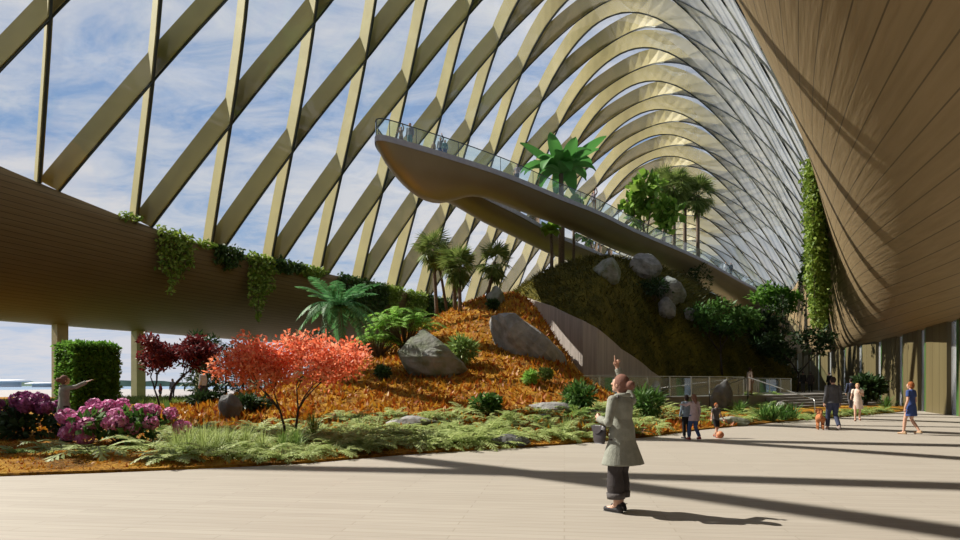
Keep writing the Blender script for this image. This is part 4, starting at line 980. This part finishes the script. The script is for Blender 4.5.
    if hem < .98: rings += [(0,0,max(.90,hem),hr,.140)]
    rings += [(0,0,max(1.04,hem),.162*sw*top.get('waist',1),.122*top.get('waist',1)),(0,.004,1.16,.150*sw,.112),(0,.004,1.27,.165*sw,.122),(0,0,1.36,.165*sw,.112),(0,-.006,1.43,.118*sw,.085),(0,-.006,1.465,.072,.068)]
    loft(g, [(c[0], c[1]+lean*max(0,c[2]-.9), c[2], c[3], c[4]) for c in rings])
    sl = top.get('sleeve', 1.0)
    for k in ('L','R'):
        e, w, _ = arms[k]; sh = lz(SHO[k]); e, w = lz(e), lz(w)
        if sl <= .5: q = sh+(e-sh)*sl*1.5; g.tube([sh,(sh+q)/2,q], [.070,.066,.062], 14)
        else: q = e+(w-e)*(sl-.5)*2*.97; g.tube([sh,(sh+e)/2,e,(e+q)/2,q], [.068,.060,.056,.052,.045], 14); g.ell(e, (.056,)*3, 12, 8)
        g.ell(sh, (.069,.069,.069), 12, 8)
    tp = fuse(g, top['kind'], top['mat'], root, max(vox*.8,.01), 4)
    if top.get('collar'):
        m_ = MB(); m_.tube([lz((math.cos(a)*.085, -.01+math.sin(a)*.078+.03*max(0,math.sin(a)), 1.455-.07*max(0,math.sin(a))**2)) for a in [i/20*2*math.pi for i in range(21)]], [.024]*21, 8); m_.build('collar', top['mat'], tp, smooth=True)
    # hair
    h = MB(); hh = hair['kind']; Mr = Mh
    h.ell(hc+Mr@Vector((0,-.016,.020)), (.090,.103,.112), 18, 14, Mr)
    if hh in ('bun','long','bob','pony'): h.ell(hc+Mr@Vector((0,-.045,-.03)), (.082,.068,.088), 16, 10, Mr)
    if hh == 'bun': h.ell(hc+Mr@Vector((0,-.145,.015)), (.062,.058,.06), 14, 10, Mr)
    if hh == 'long': cap(h, [hc+Mr@Vector((0,-.055,-.02)), hc+Mr@Vector((0,-.085,-.14)), hc+Mr@Vector((0,-.09,-.24))], [.075,.07,.045])
    if hh == 'pony': cap(h, [hc+Mr@Vector((0,-.09,.03)), hc+Mr@Vector((0,-.14,-.04)), hc+Mr@Vector((0,-.13,-.15))], [.03,.035,.015])
    ho = fuse(h, 'hair', HAIRS[hair['c']], root, max(vox*.8,.01), 3)
    # trim the hair away from the face
    bmx = ho.data; inv = Mh.transposed()
    for v in bmx.vertices:
        p = inv @ (v.co-hc)
        if p.y > .045 and p.z < .055: v.co = hc+Mh@Vector((p.x*.55, .03, p.z*.9+.01))
    for k in ('L','R'):
        an = Vector(legs[k][1]); sgn = 1 if k == 'R' else -1; f = Vector(legs.get(k+'t', (sgn*.15, 1, 0))).normalized(); up = Vector((0,0,1)); base = an-up*(.055 if an.z > .12 else an.z-.03)
        m_ = MB(); toe = base+f*.15; cap(m_, [base-f*.05, base+f*.05, toe], [.042,.041,.034]); m_.ell(base-f*.035+up*.03, (.042,.045,.05), 12, 8)
        so_ = fuse(m_, 'shoe', shoemat or clothmat('shoe', shoes, rough=.5), root, .011, 2)
        m_ = MB(); 
        for z_ in (0,): m_.tube([base-f*.085-up*.028, base-f*.03-up*.03, base+f*.08-up*.03, toe+f*.03-up*.024], [.030,.040,.038,.024], 10)
        for v_ in range(len(m_.v)): x_, y_, zz = m_.v[v_]; m_.v[v_] = (x_, y_, base.z-.030+(zz-(base.z-.030))*.22)
        m_.build('sole', M['rockdark'], so_)
    if extra: extra(root, lz, hc, Mh, arms)
    return root
def A(e, w, d, pn=(0,0,0), curl=.35, point=False): return (e, w, (d, pn if any(pn) else (0,1,0), curl, point))
HANG = {'L': A((-.235,-.02,1.10),(-.255,.05,.86),(0,.1,-1),(1,0,.1)), 'R': A((.235,-.02,1.10),(.255,.05,.86),(0,.1,-1),(-1,0,.1))}
STAND = {'L': ((-.095,.02,.49),(-.10,-.01,.085)), 'R': ((.095,.02,.49),(.10,-.01,.085))}
WALK = {'L': ((-.09,.13,.50),(-.09,.17,.09)), 'R': ((.09,.03,.48),(.09,-.20,.13))}
WALK2 = {'R': ((.09,.13,.50),(.09,.17,.09)), 'L': ((-.09,.03,.48),(-.09,-.20,.13))}
CL = {k: clothmat('cloth_'+k, v) for k, v in dict(sage=(.27,.275,.235), charcoal=(.055,.047,.048), cuffgrey=(.10,.09,.09), black=(.018,.018,.02), navy=(.045,.075,.22), denim=(.045,.08,.19), lilac=(.42,.33,.36), paleblue=(.24,.30,.37), greytee=(.11,.095,.095), taupe=(.20,.15,.12), peach=(.78,.62,.53), slate=(.085,.085,.095), indigo=(.05,.06,.11), teal=(.12,.24,.26), grey=(.22,.22,.25), tan=(.33,.22,.14), white=(.55,.55,.58), redb=(.22,.05,.05)).items()}
def T(kind, m, hem=.95, **kw): return dict(kind=kind, mat=CL[m], hem=hem, **kw)
def B(kind, m, **kw): return dict(kind=kind, mat=CL[m], **kw)
SKIRT = dict(kind='none', mat=None)
def hr(k, c): return dict(kind=k, c=c)
UPL = A((-.27,.14,1.55),(-.20,.28,1.78),(.05,.3,1),(0,-1,.2)); UPR = A((.27,.14,1.55),(.20,.28,1.78),(-.05,.3,1),(0,-1,.2))
# main figure
def bag(root, lz, hc, Mh, arms):
    bg = MB(); 
    def P(i, j):
        a = 2*math.pi*i/20; q = j/8; z = -.115+.23*q; w_ = (.108 if q < .9 else .104)*(1-.25*(1-q)**3); return (-.235+.045*math.sin(math.pi*min(q+.12,1))**.5*math.cos(a), .155+w_*math.sin(a), .965+z)
    bg.grid(P, 20, 8); k = len(bg.v); bg.add([(-.235,.155,.85),(-.235,.155,1.08)], []); 
    bg.f += [(i*9, (i+1)*9, k) for i in range(20)]+[((i+1)*9+8, i*9+8, k+1) for i in range(20)]
    o = bg.build('handbag', M_BAG, root, smooth=True)
    f = MB(); f.grid(lambda i, j: (-.283-.004*math.sin(math.pi*i/8)*0-.006*(j/5), (.06)+.19*i/8, 1.075-.10*math.sin(math.pi*i/8)**.5*j/5), 8, 5); f.build('flap', M_BAG, o, smooth=True)
    s = MB(); s.tube([(-.235,.03,1.07),(-.19,-.05,1.25),(-.10,-.03,1.455),(-.06,.06,1.44),(.02,.135,1.25),(-.17,.20,1.09)], .010, 8); s.build('strap', M_BAG, o, smooth=True)
    for i in range(3):
        b_ = MB(); b_.ell((.012,.135-.006*i,1.24-.13*i), (.011,.006,.011), 10, 6); b_.build('button', CL['charcoal'], root, smooth=True)
    for s_ in (-1,1):
        l_ = MB()
        for q in range(3): l_.tube([(s_*.10+.02, .02+.025*q,.088-.010*q),(s_*.10-.02,.032+.025*q,.088-.010*q)], .004, 6)
        l_.build('shoelace', CL['grey'], root)
M_BAG = pmat('dark_bag_leather', (.05,.04,.045), (.035,.03,.033), scale=20, rough=.5)
Yw = 7.5
figure('woman in a long grey green coat pointing up, alone in the foreground', ((622-CX)/F*Yw, Yw, 0), R(34), 1.71,
  {'L': A((-.27,-.03,1.12),(-.20,.20,1.155),(.35,.75,.45),(1,-.2,-.3), .75), 'R': A((.235,.16,1.56),(.17,.235,1.80),(-.02,.1,1),(-.3,-1,0), .85, True)},
  {'L': ((-.085,.04,.49),(-.075,.02,.095)), 'R': ((.09,.10,.49),(.08,.09,.095)), 'Lt': (-.25,1,0), 'Rt': (.1,1,0)},
  T('coat','sage',.60,flare=1.62,collar=True,waist=1.15), B('trousers','charcoal',end=.22,flare=1.6,cuff=CL['cuffgrey']), hr('bun','rose'), vox=.008, look=(-.35,.45), extra=bag, shoes=(.045,.042,.045))
def pp(px, py, Y=None): 
    if Y: return at(px, Y)
    h = hit(px, py); return h
# woman by the hedge
figure('woman in a grey green coat reaching her arm toward the square hedge', at(64, 14.6), R(-40), 1.62,
  {'R': A((.30,.18,1.42),(.42,.38,1.55),(.5,.8,.45),(0,0,-1), .1), 'L': HANG['L']}, STAND, T('coat','sage',.62,flare=1.3,collar=True), B('trousers','charcoal'), hr('bun','rose'), look=(.1,.2))
# pair of children
figure('child in a lilac jacket and blue jeans with an arm around the other child', pp(694,440), R(18), 1.30, {'L': A((-.27,.10,1.30),(-.40,.16,1.33),(-1,.1,-.05),(0,0,-1)), 'R': HANG['R']}, WALK, T('jacket','lilac',.72,flare=1.25), B('jeans','denim'), hr('long','brown'), shoes=(.25,.03,.03))
figure('child in a pale blue shirt and dark leggings held by the child in lilac', pp(686.5,439), R(12), 1.27, {'R': A((.24,-.02,1.12),(.20,.14,.98),(0,.6,-.6),(-1,0,0)), 'L': HANG['L']}, STAND, T('shirt','paleblue',.86,flare=1.1), B('trousers','black'), hr('bob','dark'), skin=SKD)
boy = pp(716,438)
figure('small boy in a dark tee shirt and shorts playing with a ball', boy, R(200), 1.03, {'L': A((-.27,.0,1.14),(-.36,.08,.96),(-.4,.2,-.8),(1,0,0)), 'R': A((.26,.0,1.14),(.33,.06,.95),(.4,.2,-.8),(-1,0,0))}, WALK2, T('tee_shirt','greytee',.86,sleeve=.4,fem=False), B('shorts','black'), hr('short','red'), shoes=(.3,.08,.05))
mb = MB(); mb.ell((0,0,0), (.105,.105,.105), 24, 16); o = mb.build('ball', pmat('orange_ball', (.50,.20,.09), (.40,.13,.05), scale=5, rough=.6), smooth=True); q = boy; o.location = (q.x+.03, q.y-.24, .107); tag(o, 'orange ball at the feet of the small boy', 'ball')
# man with dog
man = at(833, 21); figure('man in a charcoal jacket and blue jeans walking away behind a dog', man, R(-4), 1.84, HANG, WALK, T('jacket','slate',.86,fem=False,hips=.195), B('jeans','indigo'), hr('short','dark'), shoes=(.30,.24,.22))
dl = at(820, 21.1); root = empty('dog', dl, R(-24), 1.12); tag(root, 'small ginger dog walking beside the man in jeans', 'dog'); DOGM = pmat('ginger_fur', (.45,.17,.06), (.33,.11,.035), scale=18, rough=.9, bump=.6)
d_ = MB(); cap(d_, [(0,-.20,.36),(0,-.05,.36),(0,.14,.37),(0,.20,.39)], [.095,.10,.12,.09]); cap(d_, [(0,.20,.42),(0,.27,.54)], [.075,.062]); d_.ell((0,.30,.585), (.072,.085,.07), 14, 10); cap(d_, [(0,.34,.575),(0,.43,.555)], [.042,.03])
for s in (-1,1):
    cap(d_, [(s*.065,.16,.34),(s*.068,.15,.20),(s*.068,.16,.11),(s*.068,.165,.035)], [.055,.034,.028,.028]); cap(d_, [(s*.068,.165,.03),(s*.068,.20,.026)], [.028,.024])
    cap(d_, [(s*.062,-.20,.34),(s*.07,-.13,.22),(s*.07,-.245,.125),(s*.07,-.225,.035)], [.075,.05,.027,.026]); cap(d_, [(s*.07,-.225,.03),(s*.07,-.185,.026)], [.028,.024])
    cap(d_, [(s*.055,.285,.625),(s*.085,.275,.59),(s*.092,.28,.53)], [.026,.028,.018])
cap(d_, [(0,-.27,.41),(0,-.35,.52),(0,-.31,.62)], [.035,.03,.018])
fuse(d_, 'body', DOGM, root, .011, 4); m_ = MB(); m_.ell((0,.465,.562), (.016,.014,.013), 8, 6); m_.build('nose', CL['black'], root, smooth=True)
m_ = MB(); m_.tube([(math.cos(i/12*6.283)*.078, .235+math.sin(i/12*6.283)*.07, .475-.03*math.sin(i/12*6.283)) for i in range(13)], .013, 6); m_.build('collar', CL['redb'], root, smooth=True)
for s in (-1,1): m_ = MB(); m_.ell((s*.036,.365,.605), (.010,.009,.010), 8, 6); m_.build('eye', CL['black'], root, smooth=True)
# people by the steps
def satchel(root, lz, hc, Mh, arms):
    m_ = MB(); m_.box((.27,-.02,.80), (.10,.26,.30), .1); o = m_.build('shoulder_bag', M_BAG, root); s = MB(); s.tube([(.27,-.10,.94),(.20,-.06,1.2),(.165,0,1.44),(.21,.06,1.2),(.27,.07,.94)], .011, 6); s.build('strap', M_BAG, o)
figure('woman in a peach dress with a dark shoulder bag near the steps', at(857.5, 26), R(150), 1.62, {'L': A((-.22,.02,1.14),(-.10,.20,1.26),(.5,.3,.7),(0,-1,0)), 'R': HANG['R']}, WALK2, T('dress','peach',.54,flare=1.25,sleeve=.35), SKIRT, hr('bob','blond'), shoes=(.35,.18,.12), extra=satchel)
figure('man in a navy shirt climbing the steps behind the woman in peach', at(851, 36.2), R(-14), 1.76, HANG, WALK2, T('shirt','indigo',.90,fem=False), B('trousers','slate'), hr('short','dark'))
figure('woman in a short blue dress walking on the open floor by the right wall', at(911, 19.0), R(28), 1.66, HANG, WALK, T('dress','navy',.60,flare=1.1,sleeve=.38,waist=.95), SKIRT, hr('bob','red'), shoes=(.45,.30,.18))
figure('person in a long brown robe walking along the terrace', Vector(((750-CX)/F*36.5, 36.5, .9)), R(-75), 1.70, HANG, WALK, T('robe','taupe',.30,flare=1.15), SKIRT, hr('short','dark'), skin=SKD)
figure('left person of the dark clad pair at the top of the steps', Vector(((803-CX)/F*50, 50, .9)), R(8), 1.74, HANG, STAND, T('coat','black',.72,fem=False), B('trousers','slate'), hr('short','dark'))
figure('right person of the dark clad pair at the top of the steps', Vector(((810.5-CX)/F*50, 50, .9)), R(-12), 1.72, HANG, STAND, T('coat','charcoal',.66,flare=1.15), B('trousers','black'), hr('bob','dark'))
figure('person in black further back on the terrace right of the pair', Vector(((829.5-CX)/F*50, 50, .9)), R(5), 1.66, HANG, STAND, T('jacket','black',.85,fem=False), B('trousers','black'), hr('short','dark'))
# people beyond the bed on the left
figure('man in a white shirt walking on the lawn before the third column', at(203, 32), R(80), 1.74, HANG, WALK, T('shirt','white',.88,fem=False), B('trousers','indigo'), hr('short','dark'))
figure('grown person standing in the light beyond the plum maple', at(172.5, 50), R(170), 1.68, HANG, STAND, T('shirt','grey',.88), B('trousers','slate'), hr('long','dark'))
figure('child standing beyond the plum maple left of the grown person', at(160.5, 50), R(150), 1.28, HANG, STAND, T('shirt','redb',.88), B('shorts','slate'), hr('short','dark'))
# people on the walkway
def wk(px, Y): return Vector(((px-CX)/F*Y, Y, WZ))
figure('person in a tan jacket taking a photograph at the tip of the walkway', wk(401, 41.9), R(170), 1.45, {'L': UPL, 'R': A((.25,.12,1.2),(.12,.2,1.45),(-.3,.3,.8),(0,-1,0))}, STAND, T('jacket','tan',.85), B('shorts','taupe'), hr('short','dark'))
figure('tall person in a grey shirt and teal trousers at the tip of the walkway', wk(410, 42.3), R(160), 1.88, HANG, STAND, T('shirt','grey',.92,fem=False), B('trousers','teal'), hr('short','brown'))
figure('child in tan on the walkway left of the waving person', wk(433.5, 43.6), R(175), 1.10, HANG, STAND, T('shirt','tan',.88), B('shorts','slate'), hr('short','dark'))
figure('person waving with a raised arm on the walkway', wk(440.5, 44.2), R(165), 1.66, {'L': UPL, 'R': HANG['R']}, STAND, T('shirt','grey',.9), B('jeans','denim'), hr('short','dark'))
figure('person in a teal shirt beside the waving person on the walkway', wk(445, 44.0), R(190), 1.38, HANG, STAND, T('shirt','teal',.9), B('jeans','denim'), hr('bob','dark'))
figure('person in a lilac shirt and dark shorts standing alone mid walkway', wk(517, 49.6), R(165), 1.66, HANG, STAND, T('shirt','lilac',.9,sleeve=.4), B('shorts','slate'), hr('short','brown'))
figure('person in lilac and tan on the walkway right of the banana palm', wk(594, 57.0), R(170), 1.84, {'L': UPL, 'R': HANG['R']}, STAND, T('shirt','lilac',.9), B('trousers','tan'), hr('bob','red'))
figure('left one of two people strolling near the far end of the walkway', wk(725.5, 89.5), R(150), 1.74, HANG, STAND, T('shirt','white',.9), B('trousers','grey'), hr('short','dark'))
figure('right one of two people strolling near the far end of the walkway', wk(731, 90.5), R(150), 1.78, HANG, STAND, T('shirt','paleblue',.9), B('trousers','grey'), hr('short','dark'))
figure('person in a pinkish shirt on the rear arm of the walkway', wk(531, 67.5), R(150), 1.70, HANG, STAND, T('shirt','peach',.9), B('trousers','grey'), hr('short','brown'))
